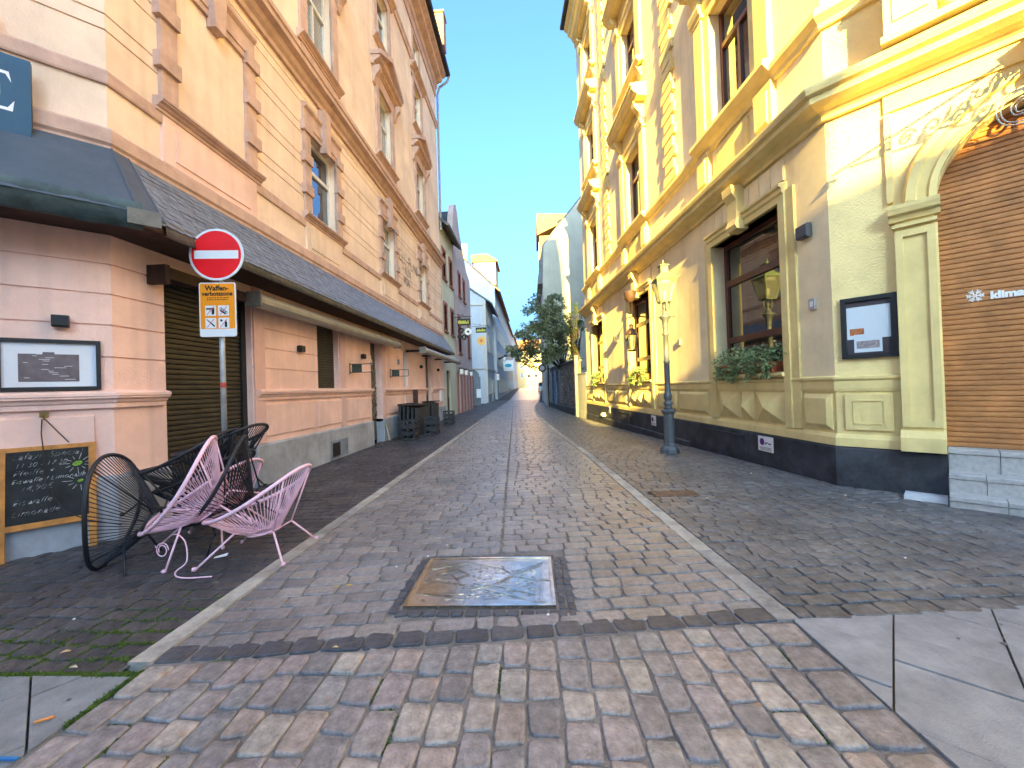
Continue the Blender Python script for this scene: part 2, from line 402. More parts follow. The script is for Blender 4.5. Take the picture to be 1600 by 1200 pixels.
# ---- kerbs of flat granite strips
for nm, fn, ya in (('kerb_left', kerbL, 2.17), ('kerb_right', kerbR, 2.56)):
    root = None; y = ya
    while y < 110:
        ln = rng.uniform(.85, 1.15) if y < 40 else 4
        mb = MB(); n = 3; g = .004
        pts = [(fn(y+g+(ln-2*g)*i/n), y+g+(ln-2*g)*i/n) for i in range(n+1)]
        L_ = [mb.P(px-.068, py, gz(px, py)+.004) for px, py in pts]; R_ = [mb.P(px+.068, py, gz(px, py)+.004) for px, py in pts]
        L2 = [mb.P(px-.074, py, gz(px, py)-.05) for px, py in pts]; R2 = [mb.P(px+.074, py, gz(px, py)-.05) for px, py in pts]
        for i in range(n):
            mb.face(L_[i], L_[i+1], R_[i+1], R_[i]); mb.face(L_[i], L_[i+1], L2[i+1], L2[i]); mb.face(R_[i], R_[i+1], R2[i+1], R2[i])
        mb.face(L_[0], R_[0], R2[0], L2[0]); mb.face(L_[-1], R_[-1], R2[-1], L2[-1])
        o = mb.build('kerb_stone' if root else nm, rng.choice(M_KERBS), root)
        if root is None: root = struct(o)
        y += ln
# ---- diagonal slabs in front of both corners
def clip(poly, nx, ny, d):
    out = []
    for (p, q) in zip(poly, poly[1:]+poly[:1]):
        a = p[0]*nx+p[1]*ny-d; b = q[0]*nx+q[1]*ny-d
        if a <= 0: out.append(p)
        if (a < 0 < b) or (b < 0 < a): t = a/(a-b); out.append((p[0]+(q[0]-p[0])*t, p[1]+(q[1]-p[1])*t))
    return out
def slabs(root, org, ud, w_, lmin, lmax, planes, material, nu, nv):
    ux, uy = ud; vx, vy = -uy, ux
    for i in range(-nv, nv):
        t = -nu*.5+rng.uniform(0, .4)
        while t < nu*.5:
            ln = rng.uniform(lmin, lmax); g = .004
            c = [(t+g, i*w_+g), (t+ln-g, i*w_+g), (t+ln-g, (i+1)*w_-g), (t+g, (i+1)*w_-g)]
            P_ = [(org[0]+a*ux+b*vx, org[1]+a*uy+b*vy) for a, b in c]
            for pl_ in planes:
                if P_: P_ = clip(P_, *pl_)
            t += ln
            if len(P_) < 3: continue
            mx = sum(p[0] for p in P_)/len(P_); my = sum(p[1] for p in P_)/len(P_)
            if abs(sum(a[0]*b[1]-b[0]*a[1] for a, b in zip(P_, P_[1:]+P_[:1])))*.5 < .004: continue
            mb = MB(); dz = rng.uniform(-.003, .003); n = len(P_)
            top = [mb.P(mx+(p[0]-mx)*.992, my+(p[1]-my)*.992, dz) for p in P_]; ed = [mb.P(p[0], p[1], dz-.005) for p in P_]; bo = [mb.P(p[0], p[1], -.05) for p in P_]
            mb.face(*top)
            for k in range(n):
                mb.face(top[k], top[(k+1) % n], ed[(k+1) % n], ed[k]); mb.face(ed[k], ed[(k+1) % n], bo[(k+1) % n], bo[k])
            mb.build('slab', material, root)
fr = struct(sheet('slab_pavement_right', lambda y: 1.56, lambda y: 9, -4, 2.66, -.03, M_MORTAR))
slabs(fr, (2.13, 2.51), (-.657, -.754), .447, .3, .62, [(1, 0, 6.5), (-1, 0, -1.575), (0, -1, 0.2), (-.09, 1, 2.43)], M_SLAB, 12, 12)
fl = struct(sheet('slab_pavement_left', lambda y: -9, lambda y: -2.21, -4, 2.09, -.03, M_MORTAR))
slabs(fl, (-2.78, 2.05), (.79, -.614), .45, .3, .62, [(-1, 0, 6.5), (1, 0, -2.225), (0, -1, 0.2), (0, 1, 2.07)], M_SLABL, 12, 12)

# ---- old gum spots on the slabs
for root_, xa, xb, col_ in ((fr, 1.7, 5.2, M_SLAB), (fl, -4.8, -2.35, M_SLABL)):
    mb = MB()
    for k in range(70):
        x, y = rng.uniform(xa, xb), rng.uniform(.6, 2.5 if xa > 0 else 2.0); r_ = rng.uniform(.006, .018); a0 = rng.random()*6
        mb.poly([(x+r_*rng.uniform(.7, 1.2)*math.cos(a0+2*PI*j/7), y+r_*rng.uniform(.7, 1.2)*math.sin(a0+2*PI*j/7), .0045) for j in range(7)])
    stuff(mb.build('gum_spots', mat('gum_'+root_.name, (.13, .125, .12), .8, .3), root_, recalc=False))
# ---- moss in the joints
mb = MB(); mr = random.Random(5)
def tuft(x, y, r, hs=1.0):
    z = gz(x, y)
    for k in range(4):
        a = mr.uniform(0, 2*PI); b = a+mr.uniform(1.5, 2.5); h = mr.uniform(.002, .011)*hs
        px, py = x+mr.gauss(0, r*.5), y+mr.gauss(0, r*.5); s_ = r*mr.uniform(.25, .6)
        mb.poly([(px, py, z-.012), (px+s_*math.cos(a), py+s_*math.sin(a), z-.008+h), (px+s_*math.cos(b), py+s_*math.sin(b), z-.006+h)])
        mb.poly([(px+s_, py, z-.012), (px+s_*math.cos(a), py+s_*math.sin(a), z-.01+h*1.3), (px-s_*math.cos(b), py+s_*math.sin(b), z-.01+h)])
for (cx, cy, hx_, hy_, *_r) in LSP:
    if cy > 3.3 or cx < -4.6: continue
    dens = math.exp(-((cy-2.1)/.42)**1.2)*max(0.0, .55+.9*math.sin(cx*2.3+.8)*math.sin(cy*4.1+cx*1.3+.4))
    for k in range(int(90*dens)):
        if mr.random() < .65: tuft(cx+mr.uniform(-hx_, hx_), cy-hy_-.004+mr.gauss(0, .008), .014)
        else: tuft(cx-hx_-.004+mr.gauss(0, .005), cy+mr.uniform(-hy_, hy_), .011)
for k in range(700): tuft(-2.24-abs(mr.gauss(0, .6)), 2.075+abs(mr.gauss(0, .012)), .013)
for k in range(240): tuft(-2.215+mr.gauss(0, .008), mr.uniform(1.75, 2.12), .013)
for q in FSP:
    if mr.random() < .1 and q[1] > 1.3:
        for k in range(34): tuft(q[0]+q[2]+.006+mr.gauss(0, .003), q[1]+mr.uniform(-.9, .9)*q[3], .008, .25)
        if mr.random() < .5:
            for k in range(14): tuft(q[0]+mr.uniform(-.8, .8)*q[2], q[1]+q[3]+.005+mr.gauss(0, .003), .008, .25)
stuff(mb.build('moss', M_MOSS, recalc=False)); bpy.data.objects['moss']['label'] = 'green moss growing in the pavement joints'
# ------------------------------------------------------------------ shared facade pieces
M_GLASS = glassmat('window_glass', (.02, .024, .03), 2.6)
M_DARK = mat('unlit_room_paint', (.012, .011, .011), .9, .1, bump=0)  # near-black paint standing in for the darkness of unlit rooms
M_WHITEF = mat('white_window_frame', (.72, .70, .66), .45, .06, 4, .05)
M_BLACK = mat('black_metal', (.015, .015, .017), .45, .2, 6, .1)
M_IRON = mat('wrought_iron', (.03, .028, .028), .5, .2, 8, .2)
M_SLATE = mat('roof_slate', (1, 1, 1), .45, .2, 9, .35, 60, attr='rnd', ramp=R4((.15, .17, .20), (.20, .225, .26), (.17, .19, .22), (.24, .265, .30)), spec=.55)
M_WHITEP = mat('white_enamel', (.78, .78, .78), .35, .04, 3, .02)
M_BLACKP = mat('black_print', (.012, .012, .014), .6, .1, bump=0)

M_GLASSC = glassmat('curtained_glass', (.30, .31, .30), 1.9, .08)
_n = M_GLASSC.node_tree.nodes; _l = M_GLASSC.node_tree.links; _w = _n.new('ShaderNodeTexWave'); _w.inputs['Scale'].default_value = 5; _w.inputs['Distortion'].default_value = 2; _w.bands_direction = 'DIAGONAL'
_r = _n.new('ShaderNodeMix'); _r.data_type = 'RGBA'; _r.inputs[6].default_value = (.12, .125, .13, 1); _r.inputs[7].default_value = (.42, .42, .40, 1); _t = _n.new('ShaderNodeTexCoord'); _l.new(_t.outputs['Object'], _w.inputs['Vector']); _l.new(_w.outputs['Fac'], _r.inputs['Factor']); _l.new(_r.outputs[2], _n['Principled BSDF'].inputs['Base Color'])
def cprof(o, z0, z1, st=3):
    """stepped classical moulding, widest at the top"""
    h = z1-z0
    return [(-.02, z0), (o*.35, z0), (o*.35, z0+h*.28), (o*.5, z0+h*.34), (o*.62, z0+h*.5), (o*.9, z0+h*.62), (o*.9, z0+h*.72), (o, z0+h*.76), (o, z0+h*.94), (o*.86, z1), (-.02, z1+.03)]
def bprof(o, z0, z1): return [(-.02, z0), (o*.8, z0), (o, z0+.02), (o, z1-.02), (o*.7, z1), (-.02, z1+.015)]

def glazed(F, root, u0, u1, z0, z1, fm, rec=.16, fw=.06, transoms=(), mull=(), name='window', gm=None, lower_mull=None):
    """a framed window: the frame mesh is the part, its panes are sub-parts"""
    mb = MB(F); o0, o1 = -rec-.05, -rec+.02
    mb.box(u0, u0+fw, o0, o1, z0, z1); mb.box(u1-fw, u1, o0, o1, z0, z1)
    mb.box(u0+fw, u1-fw, o0, o1, z0, z0+fw); mb.box(u0+fw, u1-fw, o0, o1, z1-fw, z1)
    if gm is None: gm = random.choice((M_GLASS, M_GLASS, M_GLASSC))
    zz = [z0+fw]+[t for t in transoms]+[z1-fw]
    for t in transoms: mb.box(u0+fw, u1-fw, o0+.003, o1+.012, t-fw*.6, t+fw*.6)
    for (mu, ma, mz) in mull: mb.box(mu-fw*.45, mu+fw*.45, o0+.004, o1+.006, ma, mz)
    wdw = mb.build(name, fm, root)
    for a, b in zip(zz, zz[1:]):
        cuts = sorted([mu for (mu, ma, mz) in mull if ma <= (a+b)/2 <= mz]); us_ = [u0+fw]+cuts+[u1-fw]
        for c, d in zip(us_, us_[1:]):
            g = MB(F); t = random.uniform(-.006, .006); k = random.uniform(-.004, .004)
            g.poly([(c, -rec-.02+t, a), (d, -rec-.02-t, a), (d, -rec-.02-t+k, b), (c, -rec-.02+t+k, b)])
            g.build('pane', gm or M_GLASS, wdw)
    return wdw

def slats(F, u0, u1, z0, z1, pitch, o, d):
    mb = MB(F); n = int((z1-z0)/pitch)
    for k in range(n):
        a = z0+k*pitch; P_ = [(o-d, a), (o-d*.1, a+pitch*.12), (o, a+pitch*.4), (o, a+pitch*.6), (o-d*.1, a+pitch*.86), (o-d, a+pitch)]
        A = [mb.P(u0, *p) for p in P_]; B = [mb.P(u1, *p) for p in P_]
        for i in range(len(P_)-1): mb.face(A[i], A[i+1], B[i+1], B[i])
    return mb

# ------------------------------------------------------------------ left corner house (peach)
M_LW = mat('peach_plaster', (.88, .67, .51), .9, .08, .9, .35, 60, streak=.13, wear=(.55, .9, 1.06))
M_LP = mat('pink_plaster', (.92, .62, .52), .9, .07, .9, .4, 50, streak=.12, wear=(.7, .9, 1.08))
M_LT = mat('dusky_stone_trim', (.60, .40, .32), .85, .12, 3, .25, 90, streak=.16)
M_LPL = mat('grey_blue_plinth', (.40, .42, .45), .8, .08, 2, .3, 60, streak=.2, wear=(1.5, .75, 1.1))
M_LEAD = mat('lead_sheet', (.075, .085, .10), .4, .3, 4, .4, 14, spec=.6, col2=(.045, .065, .075))
M_ZINC = mat('weathered_zinc', (.20, .18, .14), .6, .35, 6, .5, 40, col2=(.10, .095, .085))
M_SHUT = mat('dark_shutter', (.05, .043, .03), .55, .2, 4, .15)
M_BROWN = mat('dark_brown_wood', (.06, .03, .022), .7, .3, 6, .3)
M_AWN = mat('awning_cassette', (.38, .36, .31), .4, .12, 4, .1, metal=.2)

LX = -4.59; LY0, LY1 = 4.15, 20.75
LF = frame((LX, 0, 0), (0, 1), (1, 0)); LC = frame((LX, LY0, 0), (1, 1), (1, -1)); CH = 3.2
lh = thing('corner_house', 'tall peach corner house with slate canopy, opposite the yellow house', 'house', (-8, 9, 0))
BAYS = (8.8, 12.95, 17.1)
gh = [(4.78, 6.34, .06, 3.12), (8.36, 9.30, 1.62, 3.06), (11.2, 12.0, .06, 3.0), (14.15, 14.62, 1.62, 3.06), (17.15, 18.1, .06, 3.05)]
# ground floor
mb = MB(LF); mb.wall(LY0, LY1, .6, 4.3, [(a, b, max(c, .6), d) for a, b, c, d in gh], .22, (1.98, 2.33, 2.67, 3.0)); mb.F = LC
mb.wall(-CH, 0, .6, 4.3, (), .2, (1.98, 2.33, 2.67, 3.0)); mb.build('ground_floor_wall', M_LP, lh)
mb = MB(LF)
us = LY0
for (a, b) in ((4.78, 6.34), (11.2, 12.0), (17.15, 18.1), (LY1, LY1)):
    mb.prism([(-.2, -.6), (.05, -.6), (.05, .66), (.02, .69), (-.2, .69)], us, a, -.414 if us == LY0 else 0, 0); us = b
mb.F = LC; mb.prism([(-.2, -.6), (.05, -.6), (.05, .66), (.02, .69), (-.2, .69)], -CH, 0, 0, .414)
mb.build('plinth', M_LPL, lh)
# basement window in the plinth
mb = MB(LF); mb.box(8.72, 9.55, .035, .056, .02, .42); mb.build('basement_window', mat('basement_blue_grey', (.23, .27, .33), .7, .2), lh)
mb = MB(LF); mb.box(8.8, 9.15, .05, .06, .06, .37); mb.build('grating', M_BLACK, lh)
# dado panels and sill cornice
mb = MB(LF)
def pan(mb, a, b, c, d, o=.028, fw=.07):
    mb.prism([(-.01, c), (o, c+.012), (o, d-.012), (-.01, d)], a, b)
for a, b in ((6.55, 8.15), (8.3, 9.4), (9.62, 11.05), (12.3, 14.0), (14.2, 16.9), (18.25, 20.4)): mb = MB(LF); pan(mb, a, b, .80, 1.36); mb.build('dado_panel', M_LP, lh)
mb = MB(LC); pan(mb, -2.9, -.15, .8, 1.36); mb.build('dado_panel', M_LP, lh)
mb = MB(LF); PF = cprof(.11, 1.43, 1.6)
for a, b, m0 in ((LY0, 4.74, -.414), (6.4, 11.16, 0), (12.06, 17.1, 0), (18.14, LY1, 0)): mb.prism(PF, a, b, m0, 0)
mb.F = LC; mb.prism(PF, -CH, 0, 0, .414); mb.build('sill_cornice', M_LP, lh)
# pilaster strips beside the openings
M_PST = mat('pale_pink_trim', (.72, .46, .40), .85, .06, 2, .2)
for a, b in ((6.36, 6.62), (9.34, 9.6), (12.02, 12.28), (18.12, 18.34)): mb = MB(LF); mb.box(a, b, -.01, .03, .70, 3.35); mb.build('pilaster_strip', M_PST, lh)
# openings
sh = slats(LF, 4.78, 6.34, .06, 3.12, .068, -.14, .03).build('roller_shutter', M_SHUT, lh)
mb = MB(LF); mb.box(6.24, 6.34, -.2, -.1, .06, 3.12); mb.box(4.78, 4.86, -.2, -.1, .06, 3.12); mb.build('shutter_rail', M_BLACK, sh)
slats(LF, 8.36, 9.30, 1.62, 3.06, .06, -.12, .025).build('roller_shutter', M_SHUT, lh)
glazed(LF, lh, 14.15, 14.62, 1.62, 3.06, M_WHITEF, .1, .05)
mb = MB(LF); mb.box(17.15, 18.1, -.2, -.16, .06, 3.05); d_ = mb.build('door', M_BLACK, lh)
mb = MB(LF); mb.box(17.3, 17.95, -.165, -.155, 1.3, 2.6); mb.build('pane', M_GLASS, d_)
# recessed entrance clad in rubble stone
mb = MB(LF); mb.box(11.2, 12.0, -.3, -.2, .06, 3.0); re_ = mb.build('entrance_recess', mat('slate_grey_render', (.12, .11, .10), .9, .2), lh)
mb = MB(LF); rr = random.Random(3); z = .7
while z < 2.25:
    u = 11.22; h = rr.uniform(.06, .12)
    while u < 11.97:
        wd = rr.uniform(.06, .16); e = min(u+wd, 11.98); mb.cur = rr.random(); d = rr.uniform(.0, .03)
        mb.extr([(u+.006, -.2, z+.006+rr.uniform(0, .015)), (e-.006, -.2, z+.006), (e-.008-rr.uniform(0, .01), -.2, z+h-.006), (u+.008, -.2, z+h-.006-rr.uniform(0, .015))], (0, .02+d, 0)); u = e
    z += h
stuff(mb.build('rubble_stones', mat('rubble_stone', (1, 1, 1), .9, .25, 12, .5, 60, attr='rnd', ramp=R4((.10, .085, .065), (.26, .21, .16), (.17, .15, .12), (.36, .31, .25), (.13, .11, .10))), re_, attr='rnd'))
mb = MB(LF); mb.box(11.55, 11.72, -.2, -.19, 2.42, 2.62); mb.box(11.5, 11.6, -.2, -.19, 2.28, 2.36); mb.box(11.74, 11.8, -.2, -.19, 2.34, 2.5); mb.build('sticker', M_WHITEP, re_)
# first floor
GR1 = (5.62, 5.80, 6.28, 6.46, 6.94, 7.12, 7.6, 7.78)
f1 = [(c-.56, c+.56, 5.27, 7.08) for c in BAYS]; f2 = [(c-.56, c+.56, 9.05, 11.25) for c in BAYS]; f3 = [(c-.52, c+.52, 12.85, 14.75) for c in BAYS]; f4 = [(c-.45, c+.45, 16.0, 16.85) for c in BAYS]
f2b = [(5.09, 6.21, 9.05, 11.25)]; f3b = [(5.13, 6.17, 12.85, 14.75)]
mb = MB(LF); mb.wall(LY0, LY1, 4.3, 8.2, f1, .22, GR1); mb.wall(LY0, LY1, 8.2, 18.2, f2+f3+f4+f2b+f3b, .22)
mb.F = LC; mb.wall(-CH, 0, 4.3, 8.2, (), .2, GR1); mb.wall(-CH, 0, 8.2, 18.2)
mb.build('upper_wall', M_LW, lh)
mb = MB()                                                            # inner core, ends and back
core = [(-5.0, 20.6), (-5.0, 4.3), (-6.95, 2.35), (-15, 2.35), (-15, 20.6)]
mb.extr([(x, y, -.3) for x, y in core], (0, 0, 18.6)); mb.build('dark_core', M_DARK, lh)
mb = MB(); mb.box(-15, LX-.01, 20.6, LY1, -.5, 18.2); mb.box(-15, LX-CH*.7071, LY0-CH*.7071, 2.36, -.5, 18.2); mb.build('side_wall', M_LW, lh)
def course(name, prof, material, a=LY0, b=LY1, ch=CH):
    mb = MB(LF); mb.prism(prof, a, b, -.414 if a == LY0 else 0, 0)
    if a == LY0: mb.F = LC; mb.prism(prof, -ch, 0, 0, .414)
    return mb.build(name, material, lh)
course('string_course', [(-.02, 4.24), (.06, 4.24), (.06, 4.30), (.085, 4.33), (.085, 4.47), (.06, 4.5), (-.02, 4.51)], M_LT)
course('apron_band', bprof(.035, 5.0, 5.16), M_LT)
course('main_cornice', [(-.02, 7.93), (.06, 7.93), (.06, 8.03), (.12, 8.08), (.16, 8.16), (.27, 8.19), (.27, 8.29), (.3, 8.31), (.3, 8.36), (.1, 8.42), (-.02, 8.44)], M_LT)
course('sill_band', bprof(.03, 8.74, 8.86), M_LT)
course('upper_string', [(-.02, 15.38), (.06, 15.38), (.06, 15.55), (.1, 15.6), (.1, 15.68), (-.02, 15.7)], M_LT)
course('eaves_cornice', [(-.02, 17.1), (.06, 17.1), (.06, 17.45), (.12, 17.5), (.15, 17.75), (.4, 17.85), (.42, 18.0), (.6, 18.08), (.6, 18.3), (-.02, 18.35)], M_LT)
mb = MB(LF); mb.prism([(.52, 18.33), (.78, 18.3), (.82, 18.42), (.8, 18.5), (-1.9, 25.5), (-6, 28), (-10, 25.5), (-10, 18.33)], LY0-.4, LY1+.25, -.414); mb.F = LC; mb.prism([(.52, 18.33), (.78, 18.3), (.82, 18.42), (.8, 18.5), (-1.9, 25.5), (-1.9, 18.33)], -CH, 0, 0, .414)  # hidden slopes raised steeply to shade the white houses beyond
rf = mb.build('roof', mat('dark_roof', (.035, .035, .042), .7, .2, 4, .3), lh)
mb = MB(); mb.tube([(LX+.75, 21.0, 18.35), (LX+.62, 21.0, 18.05), (LX+.2, 20.98, 17.75), (LX+.1, 20.9, 17.3), (LX+.06, 20.86, 10)], .06, 8); mb.build('downpipe', mat('pipe_zinc', (.30, .30, .31), .5, .1), lh)
mb = MB(); mb.box(LX+.3, LX+.85, 19.3, 19.9, 18.6, 20.2); mb.box(LX+.25, LX+.9, 19.25, 19.95, 20.2, 20.3); mb.build('chimney', mat('chimney_brick', (.45, .25, .16), .9, .2), rf)
# first-floor windows
def f1_surround(c, blind=False):
    ow = .64 if blind else .56; zt = 7.08
    if blind:
        mb = MB(LF); mb.box(c-ow, c+ow, -.03, .012, 5.27, zt); w_ = mb.build('blind_window', M_LW, lh)
    else:
        w_ = glazed(LF, lh, c-ow, c+ow, 5.27, zt, M_WHITEF, .15, .07, (6.42,))
        if abs(c-8.8) < .01:
            mb = MB(LF); mb.poly([(c-ow+.1, -.19, 5.34), (c+ow-.1, -.19, 5.34), (c+ow-.1, -.19, 5.9), (c-ow+.1, -.19, 5.9)])
    mb = MB(LF)
    for s in (-1, 1):
        a, b = sorted((c+s*ow, c+s*(ow+.24))); mb.box(a, b, -.01, .055, 5.27, zt)
        for zb in (5.70, 6.36, 7.02): 
            a2, b2 = sorted((c+s*(ow-.012), c+s*(ow+.30))); mb.box(a2, b2, -.01, .1, zb-.005, zb+.19)
    mb.box(c-ow-.24, c+ow+.24, -.01, .06, zt, zt+.1)
    for s in (-1, 1):
        a, b = sorted((c+s*.13, c+s*(ow+.24))); mb.prism([(-.01, zt+.1), (.08, zt+.1), (.08, zt+.16), (.05, zt+.2), (.05, zt+.42), (.1, zt+.47), (.1, zt+.53), (-.01, zt+.56)], a, b)
    mb.build('surround', M_LT, w_)
    mb = MB(LF); mb.extr([(c-.1, 0, zt-.14), (c+.1, 0, zt-.14), (c+.15, 0, 7.9), (c-.15, 0, 7.9)], (0, .16, 0)); mb.build('keystone', M_LT, w_)
    mb = MB(LF); mb.prism(cprof(.15, 5.13, 5.28), c-ow-.32, c+ow+.32); mb.build('sill', M_LT, w_)
    mb = MB(LF); mb.box(c-ow-.22, c+ow+.22, -.01, .04, 4.52, 5.12); mb.box(c-ow-.05, c+ow+.05, -.01, .056, 4.6, 5.02); mb.build('apron', M_LW if not blind else M_LP, w_)
for c in BAYS: f1_surround(c)
f1_surround(5.65, True)
for c in BAYS+(5.65,):
    w_ = glazed(LF, lh, c-.56, c+.56, 9.05, 11.25, M_WHITEF, .15, .07, (10.45,), [(c, 9.1, 10.45)])
    mb = MB(LF)
    for s in (-1, 1):
        a, b = sorted((c+s*.56, c+s*.82)); mb.box(a, b, -.01, .06, 9.05, 11.35)
    mb.box(c-.82, c+.82, -.01, .07, 11.25, 11.62); mb.prism(cprof(.3, 11.62, 11.86), c-1.08, c+1.08)
    mb.extr([(c-1.08, 0, 11.9), (c+1.08, 0, 11.9), (c, 0, 12.46)], (0, .16, 0))
    for s in (-1, 1):
        P_ = [(c+s*1.1, .0, 11.88), (c+s*1.1, .0, 12.02), (c, .0, 12.62), (c, .0, 12.46)]; mb.extr(P_, (0, .34, 0))
        a, b = sorted((c+s*.84, c+s*1.0)); mb.prism([(-.01, 11.1), (.06, 11.12), (.12, 11.3), (.24, 11.45), (.26, 11.62), (-.01, 11.62)], a, b)
    mb.build('pediment_surround', M_LT, w_)
    mb = MB(LF); mb.prism(cprof(.17, 8.9, 9.06), c-.9, c+.9); mb.build('sill', M_LT, w_)
    mb = MB(LF); mb.box(c-.8, c+.8, -.01, .045, 8.45, 8.88); mb.build('apron', M_LT, w_)
    w_ = glazed(LF, lh, c-.52, c+.52, 12.85, 14.75, M_WHITEF, .15, .07, (14.1,), [(c, 12.9, 14.1)])
    mb = MB(LF)
    for s in (-1, 1):
        a, b = sorted((c+s*.52, c+s*.76)); mb.box(a, b, -.01, .05, 12.85, 14.9)
    mb.box(c-.76, c+.76, -.01, .055, 14.75, 15.05); mb.prism(cprof(.24, 15.05, 15.28), c-.95, c+.95); mb.build('surround', M_LT, w_)
    mb = MB(LF); mb.prism(cprof(.15, 12.68, 12.84), c-.84, c+.84); mb.build('sill', M_LT, w_)
for c in BAYS:
    w_ = glazed(LF, lh, c-.45, c+.45, 16.0, 16.85, M_WHITEF, .12, .06)
    mb = MB(LF); mb.box(c-.6, c-.45, -.01, .04, 15.72, 17.0); mb.box(c+.45, c+.6, -.01, .04, 15.72, 17.0); mb.box(c-.45, c+.45, -.01, .04, 16.85, 17.0); mb.build('surround', M_LT, w_)
# chamfer: a window edge at the far left
mb = MB(LC); mb.box(-1.15, -.84, -.01, .07, 5.17, 7.9); mb.prism(cprof(.16, 5.12, 5.32), -2.3, -.76); mb.build('surround', M_LT, lh)
# slate canopy along the street
mb = MB(LF); CP = [(.0, 4.24), (.07, 4.24), (.57, 3.44), (.57, 3.33), (.0, 3.33)]
mb.prism(CP, LY0, LY1+.1, -.414); mb.F = LC; mb.prism(CP, -CH, 0, 0, .414); can = mb.build('canopy', M_BROWN, lh)
mb = MB(LF); rr = random.Random(4)
A, B = Vector((.075, 4.245)), Vector((.60, 3.43)); NR = 11
for r_ in range(NR):
    t0, t1 = r_/NR, (r_+1.25)/NR; P0, P1 = A.lerp(B, t0), A.lerp(B, min(t1, 1.02)); u = LY0-.414*P0.x+.10+rr.uniform(0, .1)+.05*r_/NR
    while u < LY1+.1:
        wd = .115; e = min(u+wd-.004, LY1+.1); mb.cur = rr.random()
        up = rr.uniform(.006, .012)
        a = [mb.P(u, P0.x+.004, P0.y+.004), mb.P(e, P0.x+.004, P0.y+.004), mb.P(e+.012, P1.x+up, P1.y+up), mb.P((u+e)/2+.02, P1.x+up+.008, P1.y+up-.014), mb.P(u+.012, P1.x+up, P1.y+up)]
        mb.face(*a); b = [mb.P(e+.012, P1.x+up-.008, P1.y+up-.008), mb.P((u+e)/2+.02, P1.x+up, P1.y+up-.022), mb.P(u+.012, P1.x+up-.008, P1.y+up-.008)]
        mb.face(a[2], a[3], b[1], b[0]); mb.face(a[3], a[4], b[2], b[1]); u += wd
stuff(mb.build('slates', M_SLATE, can, attr='rnd', recalc=False))
mb = MB(LC)                                                          # lead sheet round the corner
def leadpt(fr, u, t, lift=.0):
    p = A.lerp(B, t); return (u, p.x+lift, p.y+lift)
rr = random.Random(8); cols = 14; rows = 5; G = []
for i in range(cols+1):
    t = i/cols; G.append([mb.P(*( -CH+(CH+.414*A.lerp(B, j/rows).x)*t, A.lerp(B, j/rows).x+.012+rr.uniform(-.004, .004), A.lerp(B, j/rows).y+.012+rr.uniform(-.004, .004))) for j in range(rows+1)])
for i in range(cols):
    for j in range(rows): mb.face(G[i][j], G[i+1][j], G[i+1][j+1], G[i][j+1])
mb.F = LF; G = []
for i in range(3):
    G.append([mb.P(LY0-.414*A.lerp(B, j/rows).x+(.16+.1*j/rows)*i/2, A.lerp(B, j/rows).x+.014, A.lerp(B, j/rows).y+.014) for j in range(rows+1)])
for i in range(2):
    for j in range(rows): mb.face(G[i][j], G[i+1][j], G[i+1][j+1], G[i][j+1])
mb.build('lead_sheet', M_LEAD, can, True)
mb = MB(LC); mb.tube([(.414*.08, .085, 4.26), (.414*.60, .615, 3.44)], .014, 6); mb.F = LF; mb.tube([(LY0+.14, .09, 4.255), (LY0+.02, .62, 3.44)], .01, 6); mb.build('lead_seam', M_LEAD, can)
def fascia(F, u0, u1, zt, zb, o, amp, seed, n):
    mb = MB(F); rr = random.Random(seed); T = []; Bt = []; K = []
    for i in range(n+1):
        u = u0+(u1-u0)*i/n; d = amp*rr.uniform(-1, 1)
        T.append(mb.P(u, o+.004+.3*d, zt+.2*d)); Bt.append(mb.P(u, o+.03+d, zb+amp*rr.uniform(-1, 1))); K.append(mb.P(u, o-.02, zb+.01))
    for i in range(n): mb.face(T[i], T[i+1], Bt[i+1], Bt[i]); mb.face(Bt[i], Bt[i+1], K[i+1], K[i])
    return mb
fascia(LF, LY0+.05, LY1+.12, 3.47, 3.30, .59, .014, 1, 150).build('zinc_flashing', M_ZINC, can, True)
fascia(LC, -CH, .28, 3.55, 3.26, .58, .022, 2, 36).build('lead_flashing', mat('green_lead', (.055, .085, .085), .45, .3, 5, .4, 20, spec=.5), can, True)
mb = MB(LC); mb.box(.16, .42, .6, .66, 3.30, 3.46); mb.build('zinc_corner_piece', M_ZINC, can)
# roof edge trim where the canopy meets the wall
mb = MB(LF); mb.prism([(.0, 4.2), (.10, 4.19), (.11, 4.215), (.0, 4.26)], LY0, LY1, -.414); mb.F = LC; mb.prism([(.0, 4.2), (.10, 4.19), (.11, 4.215), (.0, 4.26)], -CH, 0, 0, .414)
mb.build('cement_fillet', mat('cement', (.30, .26, .19), .9, .2, 6, .4), can)
# sprayed marks on the first floor wall (illegible strokes)
mb = MB(LF); rr = random.Random(21)
def scrawl(u, z, w_, h_):
    kinds = [[(0, 0), (0, 1), (1, 1), (1, .55), (0, .5)], [(0, 0), (.5, 1), (1, 0)], [(1, 1), (0, 1), (0, 0), (1, 0)], [(0, 1), (0, 0), (.9, 0)], [(0, 0), (0, 1), (.6, .4), (1, 1), (1, 0)], [(0, .5), (.9, .5)], [(0, 0), (0, 1), (1, 0), (1, 1)], [(.1, 0), (1, .1), (1, .9), (.1, 1), (0, .1)]]
    k = rr.choice(kinds); pts = [(u+p[0]*w_+rr.uniform(-.01, .01), .016, z+p[1]*h_+rr.uniform(-.02, .02)) for p in k]
    for p, q in zip(pts, pts[1:]):
        d = Vector((q[0]-p[0], 0, q[2]-p[2])); n = Vector((-d.z, 0, d.x)).normalized()*.014
        mb.poly([tuple(Vector(p)+n), tuple(Vector(q)+n), tuple(Vector(q)-n), tuple(Vector(p)-n)])
